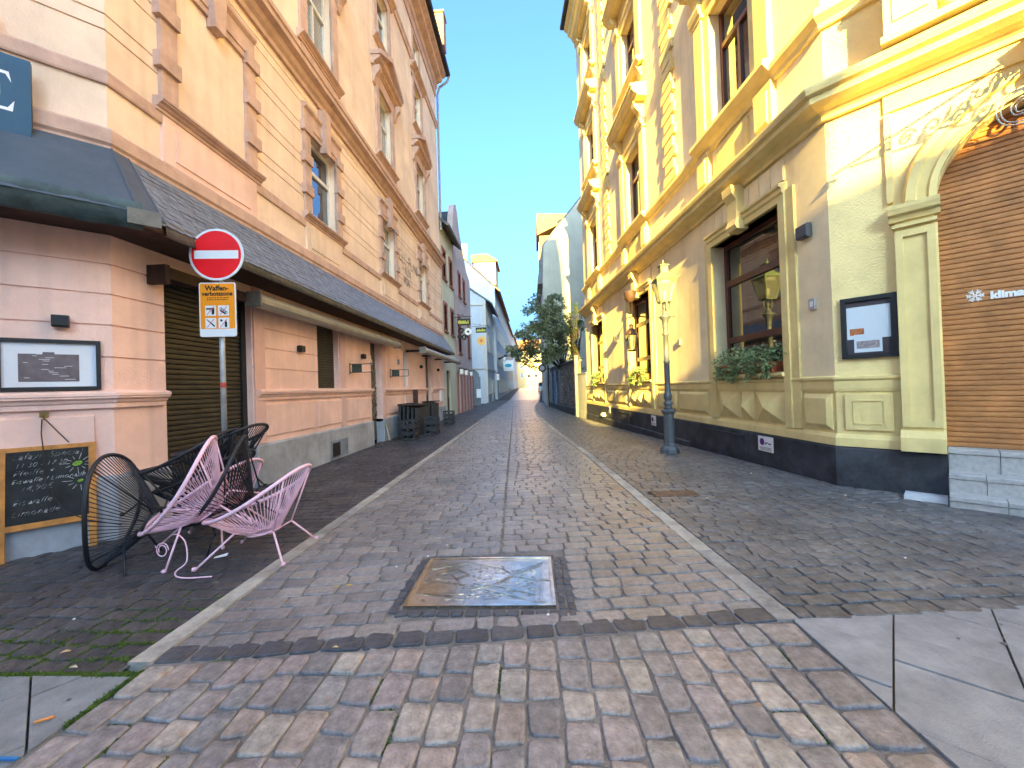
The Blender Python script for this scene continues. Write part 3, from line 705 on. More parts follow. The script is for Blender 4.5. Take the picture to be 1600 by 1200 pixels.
for i in range(9): scrawl(14.05+i*.27, 6.3-.05*(i % 2), .2, .34)
for i in range(4): scrawl(14.35+i*.25, 5.9, .19, .3)
for i in range(3): scrawl(14.5+i*.24, 5.5, .17, .28)
mb.build('graffiti', M_BLACKP, lh)
# ------------------------------------------------------------------ right corner house (yellow)
M_RW = mat('cream_plaster', (.88, .74, .47), .9, .08, .8, .45, 60, streak=.12, wear=(.6, .92, 1.08))
M_RC = mat('pale_yellow_plaster', (.88, .71, .34), .9, .07, .9, .7, 40, bdist=.015, wear=(.8, .89, 1.04))
M_RT = mat('ochre_trim', (.78, .62, .27), .8, .09, 1.5, .25, 70, streak=.12)
M_RPL = mat('charcoal_plinth', (.040, .043, .052), .6, .2, 3, .2, 30, streak=.2, wear=(2.0, .6, 1.5))
M_RWOOD = mat('reddish_brown_wood', (.10, .028, .02), .4, .15, 6, .15, spec=.5)
M_RGL = glassmat('shop_glass', (.014, .014, .016), 2.3)
M_RSH = mat('brown_shutter', (.46, .20, .07), .5, .2, 2, .1, streak=.2)
M_GRAN = mat('granite_step', (.42, .41, .40), .7, .12, 20, .4, 120)
RP = (4.24, 5.75, 0)
RF = frame(RP, (-.08, 1), (-1, -.08)); RC = frame(RP, (1, -1), (-1, -1)); RE = 15.6; RCH = 3.8; MT = -.37
rh = thing('corner_house', 'tall yellow corner house with charcoal plinth and ornate window surrounds', 'house', (9, 12, 0))
def rcourse(name, prof, material, a=0, b=RE, ch=RCH, par=None):
    mb = MB(RF); mb.prism(prof, a, b, MT if a == 0 else 0, 0)
    if a == 0 and ch: mb.F = RC; mb.prism(prof, 0, ch, MT, 0)
    return mb.build(name, material, par or rh)
RB = (1.9, 7.5, 12.95); UB = (2.1, 7.6, 13.1)
gw = [(c-1.0, c+1.05, 1.62, 4.36) for c in RB]
DC, DR, DZ, DB = 1.9, .87, 3.62, .6                                  # arched door on the chamfer
mb = MB(RF); mb.wall(0, RE, .55, 5.2, gw, .28); fu = []
hw_ = .64
for c in UB: fu += [(c-hw_, c+hw_, 6.72, 9.2), (c-hw_, c+hw_, 11.45, 13.7), (c-hw_, c+hw_, 15.9, 18.0)]
mb.wall(0, RE, 5.2, 20.7, fu, .26); mb.build('street_wall', M_RW, rh)
mb = MB(RC); mb.wall(0, DC-DR, .5, 5.2); mb.wall(DC+DR, RCH, .5, 5.2); mb.wall(0, RCH, 5.2, 20.7)
N = 20
for k in range(N):
    a0, a1 = PI-PI*k/N, PI-PI*(k+1)/N; x0, z0, x1, z1 = DC+DR*math.cos(a0), DZ+DR*math.sin(a0), DC+DR*math.cos(a1), DZ+DR*math.sin(a1)
    mb.poly([(x0, 0, z0), (x1, 0, z1), (x1, 0, 5.2), (x0, 0, 5.2)]); mb.poly([(x0, 0, z0), (x1, 0, z1), (x1, -.3, z1), (x0, -.3, z0)])
for x in (DC-DR, DC+DR): mb.poly([(x, 0, .5), (x, 0, DZ), (x, -.3, DZ), (x, -.3, .5)])
mb.build('corner_wall', M_RC, rh)
mb = MB()
e = RF @ Vector((RE-.12, -.45, 0)); s0 = RF @ Vector((.2, -.5, 0)); c1 = RC @ Vector((RCH, -.5, 0))
mb.extr([(e.x, e.y, -.6), (s0.x, s0.y, -.6), (c1.x, c1.y, -.6), (16, c1.y, -.6), (16, e.y, -.6)], (0, 0, 21)); mb.build('dark_core', M_DARK, rh)
mb = MB(RF); mb.box(RE-.12, RE, -12, -.002, -.8, 20.7); mb.F = RC; mb.box(RCH-.1, RCH, -1.2, -.002, -.6, 20.7)
mb.F = None; p = RC @ Vector((RCH, -.0, 0)); mb.box(p.x-.05, 16, p.y, p.y+.2, -.6, 20.7); mb.build('side_wall', M_RW, rh)
# plinth
mb = MB(RF); PP = [(-.2, -.9), (.055, -.9), (.055, .52), (.02, .55), (-.2, .55)]; mb.prism(PP, 0, RE, MT)
mb.prism([(-.1, -.9), (.085, -.9), (.085, .02), (.05, .05), (-.1, .05)], 4.2, RE); mb.F = RC; mb.prism(PP, 0, DC-DR, MT); mb.prism(PP, DC+DR, RCH); mb.build('plinth', M_RPL, rh)
for a in (2.05, 8.6):
    mb = MB(RF); mb.box(a, a+1.3, .05, .075, .05, .42); hb = mb.build('cellar_hatch', M_RPL, rh)
    mb = MB(RF); mb.box(a-.03, a+1.33, .05, .095, .42, .46); mb.build('hatch_ledge', M_RPL, hb)
# dado
def dado_course(name, prof, material): 
    mb = MB(RF); mb.prism(prof, 0, RE, MT); mb.F = RC; mb.prism(prof, 0, DC-DR-.37, MT); return mb.build(name, material, rh)
dado_course('base_moulding', [(-.02, .55), (.045, .55), (.045, .66), (.02, .71), (-.02, .72)], M_RT)
dado_course('dado_cap', [(-.02, 1.3), (.02, 1.3), (.03, 1.34), (.03, 1.44), (.055, 1.47), (.055, 1.5), (-.02, 1.53)], M_RT)
mb = MB(RF)
mb.wall(0, RE, .7, 1.32, (), .1, o=.004); mb.F = RC; mb.wall(0, DC-DR-.37, .7, 1.32, (), .1, o=.004); mb.build('dado', M_RT, rh)
mb = MB(RC); mb.box(.1, .58, -.01, .035, .78, 1.26); mb.box(.2, .49, -.01, .03, .87, 1.17); mb.build('dado_panel', M_RT, rh)
mb = MB(RC); mb.box(.18, .5, .03, .045, .86, .875); mb.box(.18, .5, .03, .045, 1.165, 1.18); mb.box(.18, .195, .03, .045, .88, 1.16); mb.box(.485, .5, .03, .045, .88, 1.16); mb.build('panel_bead', M_RT, rh)
gaps = [(.05, .55)]+[(3.35, 4.75), (4.9, 6.1)]+[(9.0, 10.2), (10.35, 11.55)]+[(14.45, 15.4)]
for a, b in gaps:
    mb = MB(RF); d = .05
    mb.extr([(a, .0, .76), (b, .0, .76), (b, .0, 1.27), (a, .0, 1.27)], (0, .02, 0))
    A_ = [(a, .02, .77), (b, .02, .77), (b, .02, 1.26), (a, .02, 1.26)]; B_ = [(a+.06, .06, .83), (b-.06, .06, .83), (b-.06, .06, 1.2), (a+.06, .06, 1.2)]
    ia = [mb.P(*p) for p in A_]; ib = [mb.P(*p) for p in B_]
    for k in range(4): mb.face(ia[k], ia[(k+1) % 4], ib[(k+1) % 4], ib[k])
    mb.face(*ib); mb.build('dado_panel', M_RT, rh)
for c in RB:
    a0 = c-.98
    for a, b in ((a0+.02, a0+.80), (a0+.84, a0+1.2), (a0+1.24, a0+2.0)):
        mb = MB(RF); P_ = [(a, .01, .75), (b, .01, .75), (b, .01, 1.28), (a, .01, 1.28)]; i = [mb.P(*p) for p in P_]; ap = mb.P((a+b)/2, .15, 1.015)
        for k in range(4): mb.face(i[k], i[(k+1) % 4], ap)
        mb.build('diamond_block', M_RT, rh)
# shop windows
for k, (c, (a, b, z0, z1)) in enumerate(zip(RB, gw)):
    w_ = glazed(RF, rh, a, b, z0, z1, M_RWOOD if k < 2 else M_RWOOD, .24, .10, (2.34, 3.53), gm=M_RGL, name='shop_window', mull=([] if k == 0 else [((a+b)/2, 1.7, 4.3)]))
    mb = MB(RF)
    for s, e0 in ((-1, a), (1, b)):
        x0, x1 = sorted((e0, e0+s*.14)); mb.box(x0, x1, -.26, .07, .72, z1)
        x0, x1 = sorted((e0+s*.14, e0+s*.3)); mb.box(x0, x1, -.01, .04, .72, z1+.15)
    mb.prism([(-.26, z1), (.07, z1), (.07, z1+.1), (.1, z1+.13), (.1, z1+.19), (.14, z1+.22), (.14, z1+.26), (-.01, z1+.3)], a-.14, b+.14)
    mb.build('surround', M_RT, w_)
    mb = MB(RF); mb.prism([(-.24, z0-.06), (.1, z0-.08), (.12, z0-.05), (.12, z0-.01), (-.24, z0)], a-.02, b+.02); mb.build('sill', M_RT, w_)
    n = 8
    for j in range(n):
        u0_ = a-.12+(b-a+.24)*j/n; u1_ = a-.12+(b-a+.24)*(j+1)/n
        if abs((u0_+u1_)/2-(a+b)/2) < .14: continue
        mb = MB(RF); mb.box(u0_+.008, u1_-.008, -.01, .05, z1+.32, 5.02); mb.build('frieze_block', M_RW, w_)
    cc = (a+b)/2; mb = MB(RF)
    mb.prism([(-.01, 4.30), (.20, 4.32), (.24, 4.4), (.2, 4.52), (.2, 4.85), (.28, 4.98), (.3, 5.12), (-.01, 5.12)], cc-.15, cc+.15); mb.build('keystone', M_RT, w_)
# cornices
rcourse('main_cornice', [(-.02, 5.08), (.07, 5.08), (.07, 5.14), (.12, 5.18), (.2, 5.2), (.3, 5.25), (.3, 5.33), (.36, 5.36), (.38, 5.42), (.38, 5.46), (.12, 5.56), (-.02, 5.58)], M_RT)
mb = MB(RF); SPf = [(-.02, 6.38), (.05, 6.38), (.07, 6.45), (.15, 6.52), (.15, 6.6), (.1, 6.66), (-.02, 6.68)]
mb.prism(SPf, 0, RE, MT); mb.F = RC; mb.prism(SPf, 0, .63, MT, 0); mb.build('sill_course', M_RT, rh)
rcourse('eaves_cornice', [(-.02, 19.6), (.08, 19.6), (.1, 20.0), (.4, 20.2), (.45, 20.4), (.6, 20.5), (.6, 20.7), (-.02, 20.75)], M_RT)
mb = MB(RF); PR = [(.6, 20.72), (.78, 20.72), (.8, 20.85), (-3.2, 23.2), (-3.2, 20.76)]; mb.prism(PR, 0, RE+.15, MT); mb.F = RC; mb.prism(PR, 0, RCH, MT); mb.build('roof', bpy.data.materials['dark_roof'], rh)
# quoin strips
for s0_ in (4.78, 10.75):
    z = 6.72; k = 0
    while z < 19.5:
        if (z < 10.9 or True):
            hw2 = .36 if k % 2 == 0 else .24; h = .27
            mb = MB(RF); mb.prism([(-.01, z), (.05, z+.004), (.075, z+.02), (.075, z+h-.03), (.05, z+h-.012), (-.01, z+h-.008)], s0_-hw2, s0_+hw2); mb.build('quoin', M_RT, rh)
        z += .275; k += 1
k = 0; z = 5.62
# upper windows
def upper(c, z0, z1, hood, first):
    w_ = glazed(RF, rh, c-hw_, c+hw_, z0, z1, M_RWOOD, .2, .08, (z0+(z1-z0)*.7,), [(c, z0+.05, z0+(z1-z0)*.7)])
    mb = MB(RF)
    for s in (-1, 1):
        x0, x1 = sorted((c+s*hw_, c+s*(hw_+.22))); mb.box(x0, x1, -.02, .06, z0, z1+.1)
        x0, x1 = sorted((c+s*(hw_+.2), c+s*(hw_+.52))); mb.box(x0, x1, -.01, .11, z0, z1+.1)
        mb.prism([(-.01, z1+.1), (.13, z1+.1), (.13, z1+.15), (.17, z1+.2), (.2, z1+.3), (.2, z1+.36), (-.01, z1+.38)], x0-.05, x1+.05)
        # consoles
        x0, x1 = sorted((c+s*(hw_+.26), c+s*(hw_+.46))); mb.prism([(-.01, z1+.4), (.1, z1+.42), (.16, z1+.6), (.3, z1+hood-.16), (.34, z1+hood), (-.01, z1+hood)], x0, x1)
    mb.prism([(-.02, z1), (.06, z1), (.06, z1+.2), (.1, z1+.24), (.12, z1+.32), (-.02, z1+.34)], c-hw_-.2, c+hw_+.2)
    mb.box(c-hw_-.2, c+hw_+.2, -.01, .05, z1+.34, z1+hood)
    mb.build('surround', M_RT, w_)
    mb = MB(RF); h0 = z1+hood; mb.prism([(-.01, h0), (.3, h0), (.3, h0+.06), (.38, h0+.1), (.46, h0+.2), (.46, h0+.28), (.5, h0+.3), (.5, h0+.36), (-.01, h0+.44)], c-1.36, c+1.36); mb.build('hood', M_RT, w_)
    mb = MB(RF); mb.prism([(-.2, z0-.03), (.16, z0-.2), (.2, z0-.16), (.26, z0-.1), (.26, z0-.03), (.2, z0), (-.2, z0)], c-1.24, c+1.24); mb.build('sill', M_RT, w_)
    mb = MB(RF)
    if first:
        for s in (-1, 1):
            x0, x1 = sorted((c+s*(hw_+.12), c+s*(hw_+.56))); mb.box(x0, x1, -.01, .11, 5.6, 6.4); mb.prism([(.11, 5.72), (.15, 5.76), (.15, 6.24), (.11, 6.28)], x0+.07, x1-.07)
        mb.prism([(-.01, 5.7), (.06, 5.74), (.06, 6.28), (-.01, 6.32)], c-.5, c+.5)
    else:
        for s in (-1, 1): mb.prism([(-.01, z0-.5), (.05, z0-.48), (.1, z0-.35), (.2, z0-.2), (-.01, z0-.2)], c+s*.95-.1, c+s*.95+.1)
    mb.build('apron', M_RT, w_)
for c in UB:
    upper(c, 6.72, 9.2, .92, True); upper(c, 11.45, 13.7, .85, False); upper(c, 15.9, 18.0, .8, False)
# door: pilasters, arch, shutter, steps
for a in (DC-DR-.37, DC+DR+.02):
    mb = MB(RC); b = a+.35
    mb.box(a, b, -.02, .07, .55, 3.42); mb.box(a, a+.07, .07, .1, .85, 3.3); mb.box(b-.07, b, .07, .1, .85, 3.3); mb.box(a+.07, b-.07, .07, .1, 3.22, 3.3); mb.box(a+.07, b-.07, .07, .1, .85, .93)
    mb.prism([(.0, .55), (.15, .55), (.15, .72), (.1, .8), (.0, .82)], a-.02, b+.02)
    mb.prism([(.0, 3.34), (.12, 3.34), (.12, 3.38), (.0, 3.4)], a-.02, b+.02)
    mb.prism([(.0, 3.42), (.1, 3.42), (.12, 3.48), (.17, 3.5), (.19, 3.56), (.19, 3.61), (.0, 3.64)], a-.05, b+.05)
    mb.build('door_pilaster', M_RT, rh)
mb = MB(RC); prof = [(0, .02), (.0, .08), (.06, .1), (.08, .07), (.16, .07), (.18, .11), (.26, .12), (.28, .06), (.3, .02)]; rings = []
for k in range(31):
    a = PI*k/30; rings.append([mb.P(DC+(DR+r_)*math.cos(a), o_, DZ+.02+(DR+r_)*math.sin(a)) for r_, o_ in prof])
for A_, B_ in zip(rings, rings[1:]):
    for i in range(len(prof)-1): mb.face(A_[i], A_[i+1], B_[i+1], B_[i])
mb.build('door_arch', M_RT, rh)
mb = MB(RC); mb.prism([(-.01, 4.45), (.12, 4.46), (.2, 4.6), (.22, 4.9), (.3, 5.08), (-.01, 5.1)], DC-.14, DC+.14); mb.build('arch_keystone', M_RT, rh)
mb = MB(RC); mb.box(.6, 3.2, -.01, .035, 4.86, 5.08); mb.box(.6, .66, -.01, .05, 3.7, 4.84); mb.build('arch_panel', M_RT, rh)
dsh = slats(RC, DC-DR-.02, DC+DR+.02, .6, 4.5, .062, -.2, .016).build('door_shutter', M_RSH, rh)
mb = MB(RC)
place = text_mesh(mb, 'klimatisiert', .115, weight=.006); place(1.42, 2.355, -.195)
cx, cz = 1.305, 2.41
for k in range(6):
    a = PI*k/3; d = Vector((math.cos(a), 0, math.sin(a))); n = Vector((-d.z, 0, d.x))
    def bar(p, q, h=.006):
        dd = (q-p).normalized(); nn = Vector((-dd.z, 0, dd.x))*h
        mb.poly([tuple(p+nn), tuple(q+nn), tuple(q-nn), tuple(p-nn)])
    c0 = Vector((cx, -.195, cz)); bar(c0+d*.004*(1+k*.1), c0+d*.066)
    for t in (.03, .05):
        for s in (-1, 1): bar(c0+d*t, c0+d*(t+.02)+n*s*.02, .005)
mb.build('shutter_lettering', M_WHITEP, dsh)
for k, (z0, z1, of) in enumerate(((.30, .60, .02), (.10, .34, .24), (-.1, .13, .46))):
    mb = MB(RC); mb.box(DC-DR, DC+DR, -.3, of-.06, z0, z1-.05); st = mb.build('door_step', M_GRAN, rh); u = DC-DR+.004; rr = random.Random(k)
    while u < DC+DR-.02:
        e_ = min(u+rr.uniform(.26, .42), DC+DR-.004); mb = MB(RC); g = .003
        mb.prism([(-.3, z1-.05), (of-.058, z1-.05), (of-.058, z0+.004), (of, z0+.004), (of, z1-.06), (of+.015, z1-.05), (of+.015, z1-.008), (of+.005, z1), (-.3, z1)], u+g, e_-g); mb.build('step_block', M_GRAN, st); u = e_
# balustrade over the door
mb = MB(RC); mb.prism([(-.02, 5.5), (.46, 5.5), (.46, 5.56), (.43, 5.6), (-.02, 5.6)], .63, RCH); bal = mb.build('balcony_base', M_RT, rh)
mb = MB(RC); mb.box(.66, 1.1, .0, .43, 5.6, 6.4); mb.box(.74, 1.03, .43, .445, 5.72, 6.3); mb.build('pedestal', M_RT, bal)
mb = MB(RC); mb.prism([(.2, 6.4), (.47, 6.4), (.5, 6.46), (.5, 6.53), (.2, 6.55)], .63, RCH); mb.build('handrail', M_RT, bal)
u = 1.22
while u < RCH-.1:
    mb = MB(RC); mb.lathe([(.07, 5.6), (.07, 5.68), (.045, 5.72), (.05, 5.76), (.085, 5.88), (.09, 5.97), (.07, 6.08), (.04, 6.2), (.038, 6.27), (.06, 6.32), (.06, 6.4)], (u, .36, 0), 12); mb.build('baluster', M_RT, bal, True); u += .24
# ------------------------------------------------------------------ neighbouring and far houses
def house(label, side, X, y0, y1, eave, ridge, depth, wallm, roofm, rows, cols, frm, surm=None, ww=.9, over=.35, base=0, doors=(), extra_side=None, name='house', pane=None):
    """gabled house with its eaves to the street; side 'L' faces +X, 'R' faces -X"""
    sg = 1 if side == 'L' else -1
    root = thing(name, label, 'house', (X-sg*depth/2, (y0+y1)/2, base))
    F = frame((X, 0, 0), (0, 1), (sg, 0)); holes = []
    for (z0, z1) in rows:
        for c in cols: holes.append((c-ww/2, c+ww/2, z0, z1))
    for (a, b, z1) in doors: holes.append((a, b, base-.2, z1))
    mb = MB(F); mb.wall(y0, y1, base-.6, eave, holes, .15)
    for y in (y0, y1): mb.poly([(y, 0, base-.6), (y, -depth, base-.6), (y, -depth, eave), (y, -depth/2, ridge), (y, 0, eave)])
    mb.poly([(y0, -depth, base-.6), (y1, -depth, base-.6), (y1, -depth, eave), (y0, -depth, eave)]); mb.build('wall', wallm, root)
    mb = MB(F); mb.box(y0+.1, y1-.1, -depth+.2, -.3, base-.5, eave-.1); mb.build('dark_core', M_DARK, root)
    mb = MB(F); sl = (ridge-eave)/(depth/2); o0 = over
    mb.prism([(o0, eave-sl*o0), (-depth/2, ridge), (-depth-o0, eave-sl*o0), (-depth-o0, eave-sl*o0+.18), (-depth/2, ridge+.2), (o0, eave-sl*o0+.18)], y0-.12, y1+.12); rf_ = mb.build('roof', roofm, root)
    mb = MB(F); mb.tube([(y0-.1, o0+.06, eave-sl*o0+.06), (y1+.1, o0+.06, eave-sl*o0+.06)], .07, 6); mb.build('gutter', M_GUT, rf_)
    for (z0, z1) in rows:
        for c in cols:
            w_ = glazed(F, root, c-ww/2, c+ww/2, z0, z1, frm, .09, .06, (z0+(z1-z0)*.68,), [(c, z0, z0+(z1-z0)*.68)])
            if surm:
                mb = MB(F)
                for s in (-1, 1):
                    a, b = sorted((c+s*ww/2, c+s*(ww/2+.14))); mb.box(a, b, -.15, .04, z0, z1)
                mb.box(c-ww/2-.14, c+ww/2+.14, -.01, .045, z1, z1+.16); mb.prism([(-.15, z0-.12), (.1, z0-.12), (.1, z0-.04), (-.15, z0)], c-ww/2-.18, c+ww/2+.18); mb.build('surround', surm, w_)
    for (a, b, z1) in doors:
        mb = MB(F); mb.box(a, b, -.14, -.1, base-.2, z1); d_ = mb.build('door', M_BROWN, root)
        mb = MB(F); mb.box(a+.15, b-.15, -.1, -.09, base+1.1, z1-.2); mb.build('pane', M_GLASS, d_)
    return root, F, rf_
M_GUT = mat('gutter_zinc', (.17, .17, .18), .5, .2)
M_GREENH = mat('pale_green_plaster', (.60, .60, .46), .9, .06, 1.2, .2, streak=.1)
M_PINKH = mat('pinkish_grey_plaster', (.55, .44, .42), .9, .08, 1.0, .2, streak=.12)
M_WHITEH = mat('white_plaster', (.48, .50, .54), .9, .04, 1.0, .15, streak=.08)
M_BEIGEH = mat('beige_plaster', (.55, .49, .43), .9, .06, 1.0, .15, streak=.1)
M_SANDST = mat('red_sandstone', (.34, .13, .10), .85, .12, 4, .2)
M_TILE = mat('orange_roof_tile', (.50, .20, .075), .85, .2, 5, .4, 30)
M_SLROOF = mat('slate_roof_far', (.09, .095, .11), .55, .2, 6, .4, 20)
M_GABLE = mat('gable_render', (.40, .385, .32), .9, .06, .8, .2, streak=.08)
M_YEL = mat('yellow_plaster', (.58, .40, .18), .9, .06)

g_, GF, grf = house('narrow pale green house with red window frames behind the slate canopy', 'L', -4.62, 20.9, 24.5, 10.6, 14.2, 9, M_GREENH, M_SLROOF, [(4.8, 6.2), (7.7, 9.2)], [21.75, 23.6], M_BROWN, M_SANDST, .75, .45, doors=[(21.6, 22.6, 2.6)])
# pink house with a curved gable to the street
pk = thing('house', 'pinkish grey house with tall curved gable and sandstone piers', 'house', (-9, 27.7, 0))
PK = frame((-4.6, 0, 0), (0, 1), (1, 0))
pw = [(25.6, 26.3, 3.95, 6.2), (29.4, 30.0, 3.95, 6.2), (26.1, 26.7, 7.8, 9.2), (27.9, 28.5, 7.8, 9.2)]
mb = MB(PK); mb.wall(24.5, 31.2, -.3, 10, pw+[(24.8, 25.7, 0, 2.7)], .15)
outl = [(24.5, 10), (24.5, 11.2), (24.9, 12.6), (25.4, 13.5), (26.0, 13.75), (26.5, 13.4), (27.0, 12.4), (27.9, 11.7), (28.6, 11.2), (29.4, 10.5), (30.2, 10.2), (31.2, 10)]
mb.extr([(a, 0, z) for a, z in outl], (0, -.35, 0)); mb.build('wall', M_PINKH, pk)
mb = MB(PK); mb.box(24.6, 31.1, -12, -.3, -.3, 9.9); mb.build('rear_body', M_PINKH, pk)
mb = MB(PK); mb.extr([(24.5, -.36, 9.9), (25.9, -.36, 13.3), (31.3, -.36, 9.9)], (0, -11.5, 0)); mb.build('roof', M_SLROOF, pk)
for a, b, c, d in pw:
    w_ = glazed(PK, pk, a, b, c, d, M_BROWN, .1, .06, (c+(d-c)*.65,)); mb = MB(PK)
    mb.box(a-.2, a, -.15, .03, c, d); mb.box(b, b+.2, -.15, .03, c, d); mb.box(a-.2, b+.2, -.01, .035, d, d+.2); mb.prism([(-.15, c-.16), (.1, c-.16), (.1, c-.05), (-.15, c)], a-.25, b+.25); mb.build('surround', M_SANDST, w_)
for y in (24.55, 25.75, 27.0, 28.3, 29.6, 30.9): 
    mb = MB(PK); mb.box(y, y+.3, -.01, .06, -.3, 2.55); mb.build('sandstone_pier', M_SANDST, pk)
mb = MB(PK); mb.box(24.85, 25.68, -.14, -.1, 0, 2.65); mb.build('door', M_BROWN, pk)
for k, y in enumerate((24.9, 26.7, 28.9)):
    t = thing('wall_lantern', ('first', 'second', 'third')[k]+' white box lantern along the sandstone piers of the pink house', 'lantern', (-4.4, y, 2.4), 'wall lanterns on the pink house')
    mb = MB(); mb.box(-4.56, -4.3, y-.02, y+.02, 2.86, 2.9); mb.box(-4.5, -4.2, y-.15, y+.15, 2.8, 2.86); mb.build('hood', M_IRON, t)
    mb = MB(); mb.lathe([(.08, 2.45), (.13, 2.5), (.13, 2.79)], (-4.35, y, 0), 4, PI/4); mb.build('lamp_glass', M_WHITEP, t)
# white house with its side wall towards us, a gate in front
wa, WF, wrf = house('white house with blank side wall and arched gate beyond the pink house', 'L', -4.6, 42, 50.3, 11.0, 14.6, 10, M_WHITEH, M_SLROOF, [(1.0, 2.6), (5.6, 7.6), (8.6, 10.3)], [43.6, 45.2, 49.0], M_WHITEF, M_BEIGEH, .8, .6, doors=[(46.5, 47.5, 2.6)])
mb = MB(); 
for z in (3.6, 10.4): mb.box(-9, -4.55, 41.9, 42.01, z, z+.16)
mb.box(-4.62, -4.5, 41.93, 50.2, 3.6, 3.76); mb.box(-4.9, -4.56, 41.92, 42.02, -.1, 10.9); mb.build('beam', M_BEIGEH, wa)
gt = thing('garage_gate', 'grey wooden gate with round arch beside the white side wall', 'gate', (-5.6, 36, 0))
mb = MB(); mb.box(-7.2, -4.62, 36.0, 36.1, 0, 2.6); mb.extr([(-5.9, 36.02, 2.6), (-4.7, 36.02, 2.6), (-4.75, 36.02, 2.9), (-5.0, 36.02, 3.2), (-5.3, 36.02, 3.3), (-5.6, 36.02, 3.2), (-5.85, 36.02, 2.9)], (0, .06, 0)); mb.build('gate_leaf', mat('grey_gate_wood', (.20, .22, .24), .8, .2, 6, .3), gt)
for i in range(9): 
    mb = MB(); x = -7.15+i*.28; mb.box(x, x+.265, 35.97, 35.995, .05, 2.55); mb.build('board', bpy.data.materials['grey_gate_wood'], gt)
wb = mb = MB(); mb.box(-4.95, -4.55, 35.7, 35.95, .7, 1.5); tag(mb.build('notice_box', M_WHITEP), 'white notice box standing by the grey gate', 'notice box')
wbh, BF, brf = house('tall white house with lit orange dormer behind the white side wall', 'L', -4.3, 51, 75, 14.6, 20.4, 12, M_WHITEH, M_TILE, [(1, 2.8), (4.6, 6.4), (8, 9.8), (11.3, 13)], [53, 55.5, 58, 60.5, 63, 65.5, 68, 71, 73.5], M_WHITEF, M_BEIGEH, .9, .6)
mb = MB(); mb.box(-7.0, -4.2, 52.0, 56.5, 15.2, 18.2); dm = mb.build('dormer', mat('dormer_plaster', (.75, .60, .40), .9), brf)
mb = MB(); mb.extr([(-7.3, 51.8, 18.2), (-3.9, 51.8, 18.2), (-3.9, 51.8, 18.35), (-5.2, 51.8, 19.2), (-7.3, 51.8, 19.2)], (0, 5, 0)); mb.build('dormer_roof', M_TILE, brf)
mb = MB(); mb.box(-8.5, -7.8, 51.6, 52.4, 18, 20.6); mb.build('chimney', M_YEL, brf)
house('grey house with rows of tall windows further down the street', 'L', -4.4, 75.5, 100, 14.5, 18.5, 12, M_BEIGEH, M_SLROOF, [(1.4, 3.2), (5.2, 7.2), (8.6, 10.6), (11.6, 13.4)], [77+3*i for i in range(8)], M_WHITEF, M_WHITEH, 1.1, .4, base=.6)
house('far pale house on the left before the sunlit end of the street', 'L', -4.2, 100.5, 128, 15, 19, 12, M_WHITEH, M_SLROOF, [(1.8, 3.6), (5.6, 7.6), (9, 11)], [103+4*i for i in range(6)], M_WHITEF, None, 1.2, .4, base=1.1)
# sunlit house closing the street
eh = thing('house', 'sunlit yellow house closing the far end of the street', 'house', (4, 150, 1.3)); EF = frame((-8, 146, 0), (1, 0), (0, -1))
eo = [(1.5+2.6*i, 2.8+2.6*i, z, z+1.8) for i in range(10) for z in (5, 8.4, 11.6)]
mb = MB(EF); mb.wall(0, 28, .5, 15, eo, .15); mb.build('wall', M_YEL, eh)
mb = MB(EF); mb.prism([(.4, 15), (-5, 19.5), (-10, 15)], -.3, 28.3); mb.build('roof', M_TILE, eh)
for a, b, c, d in eo: glazed(EF, eh, a, b, c, d, M_WHITEF, .09, .09, (c+1.2,))
# right side: house with blank gable, brick dormer
gb = thing('house', 'house with tall blank rendered gable beside the yellow house, partly sunlit', 'house', (6, 42, 0))
mb = MB(); P_ = [(1.3, -.8), (1.3, 10.6), (1.45, 13.6), (5.4, 18.3), (9.5, 13.6), (9.5, -.8)]
mb.extr([(x, 34, z) for x, z in P_], (0, .4, 0)); mb.build('gable_wall', M_GABLE, gb)
GBF = frame((1.3, 0, 0), (0, 1), (-1, 0)); gbw = [(y, y+.9, z, z+1.7) for y in (35.4, 38, 40.6, 43.2, 45.8) for z in (1.2, 4.6, 7.8)]
mb = MB(GBF); mb.wall(34.4, 48, -.8, 10.6, gbw, .15); mb.build('street_wall', M_BEIGEH, gb)
for a, b, c, d in gbw: glazed(GBF, gb, a, b, c, d, M_WHITEF, .09, .07, (c+1.1,))
mb = MB(); mb.box(1.6, 9.4, 34.4, 48, -.8, 10.5); mb.build('rear_body', M_BEIGEH, gb)
mb = MB(); mb.extr([(.85, 34.1, 10.35), (.85, 34.1, 10.6), (1.35, 34.1, 13.7), (5.4, 34.1, 18.5), (9.6, 34.1, 13.7), (9.6, 34.1, 10.4)], (0, 13.9, 0)); grf2 = mb.build('roof', M_SLROOF, gb)
mb = MB(); mb.box(1.2, 3.6, 36.5, 40.5, 13.0, 15.4); mb.extr([(1.0, 36.3, 15.4), (4.4, 36.3, 16.9), (4.4, 36.3, 17.2), (1.0, 36.3, 17.4)], (0, 4.4, 0)); mb.build('dormer', mat('brown_brick', (.26, .17, .11), .9, .3, 6, .4, 30), grf2)
mb = MB(); mb.box(1.15, 1.2, 37, 40, 13.4, 15.0); mb.build('dormer_window', M_WHITEF, grf2)
house('right hand house beyond the tree, shaded', 'R', 2.4, 49, 78, 12, 16, 11, M_BEIGEH, M_SLROOF, [(1.4, 3.2), (5.2, 7.2), (8.6, 10.6)], [51+3*i for i in range(9)], M_WHITEF, None, 1.1, .4, base=.3)
house('far right house near the sunlit end of the street', 'R', 4.2, 80, 125, 13, 17, 11, M_PINKH, M_TILE, [(2, 3.8), (5.8, 7.8), (9, 11)], [82+4*i for i in range(10)], M_WHITEF, None, 1.2, .4, base=1)
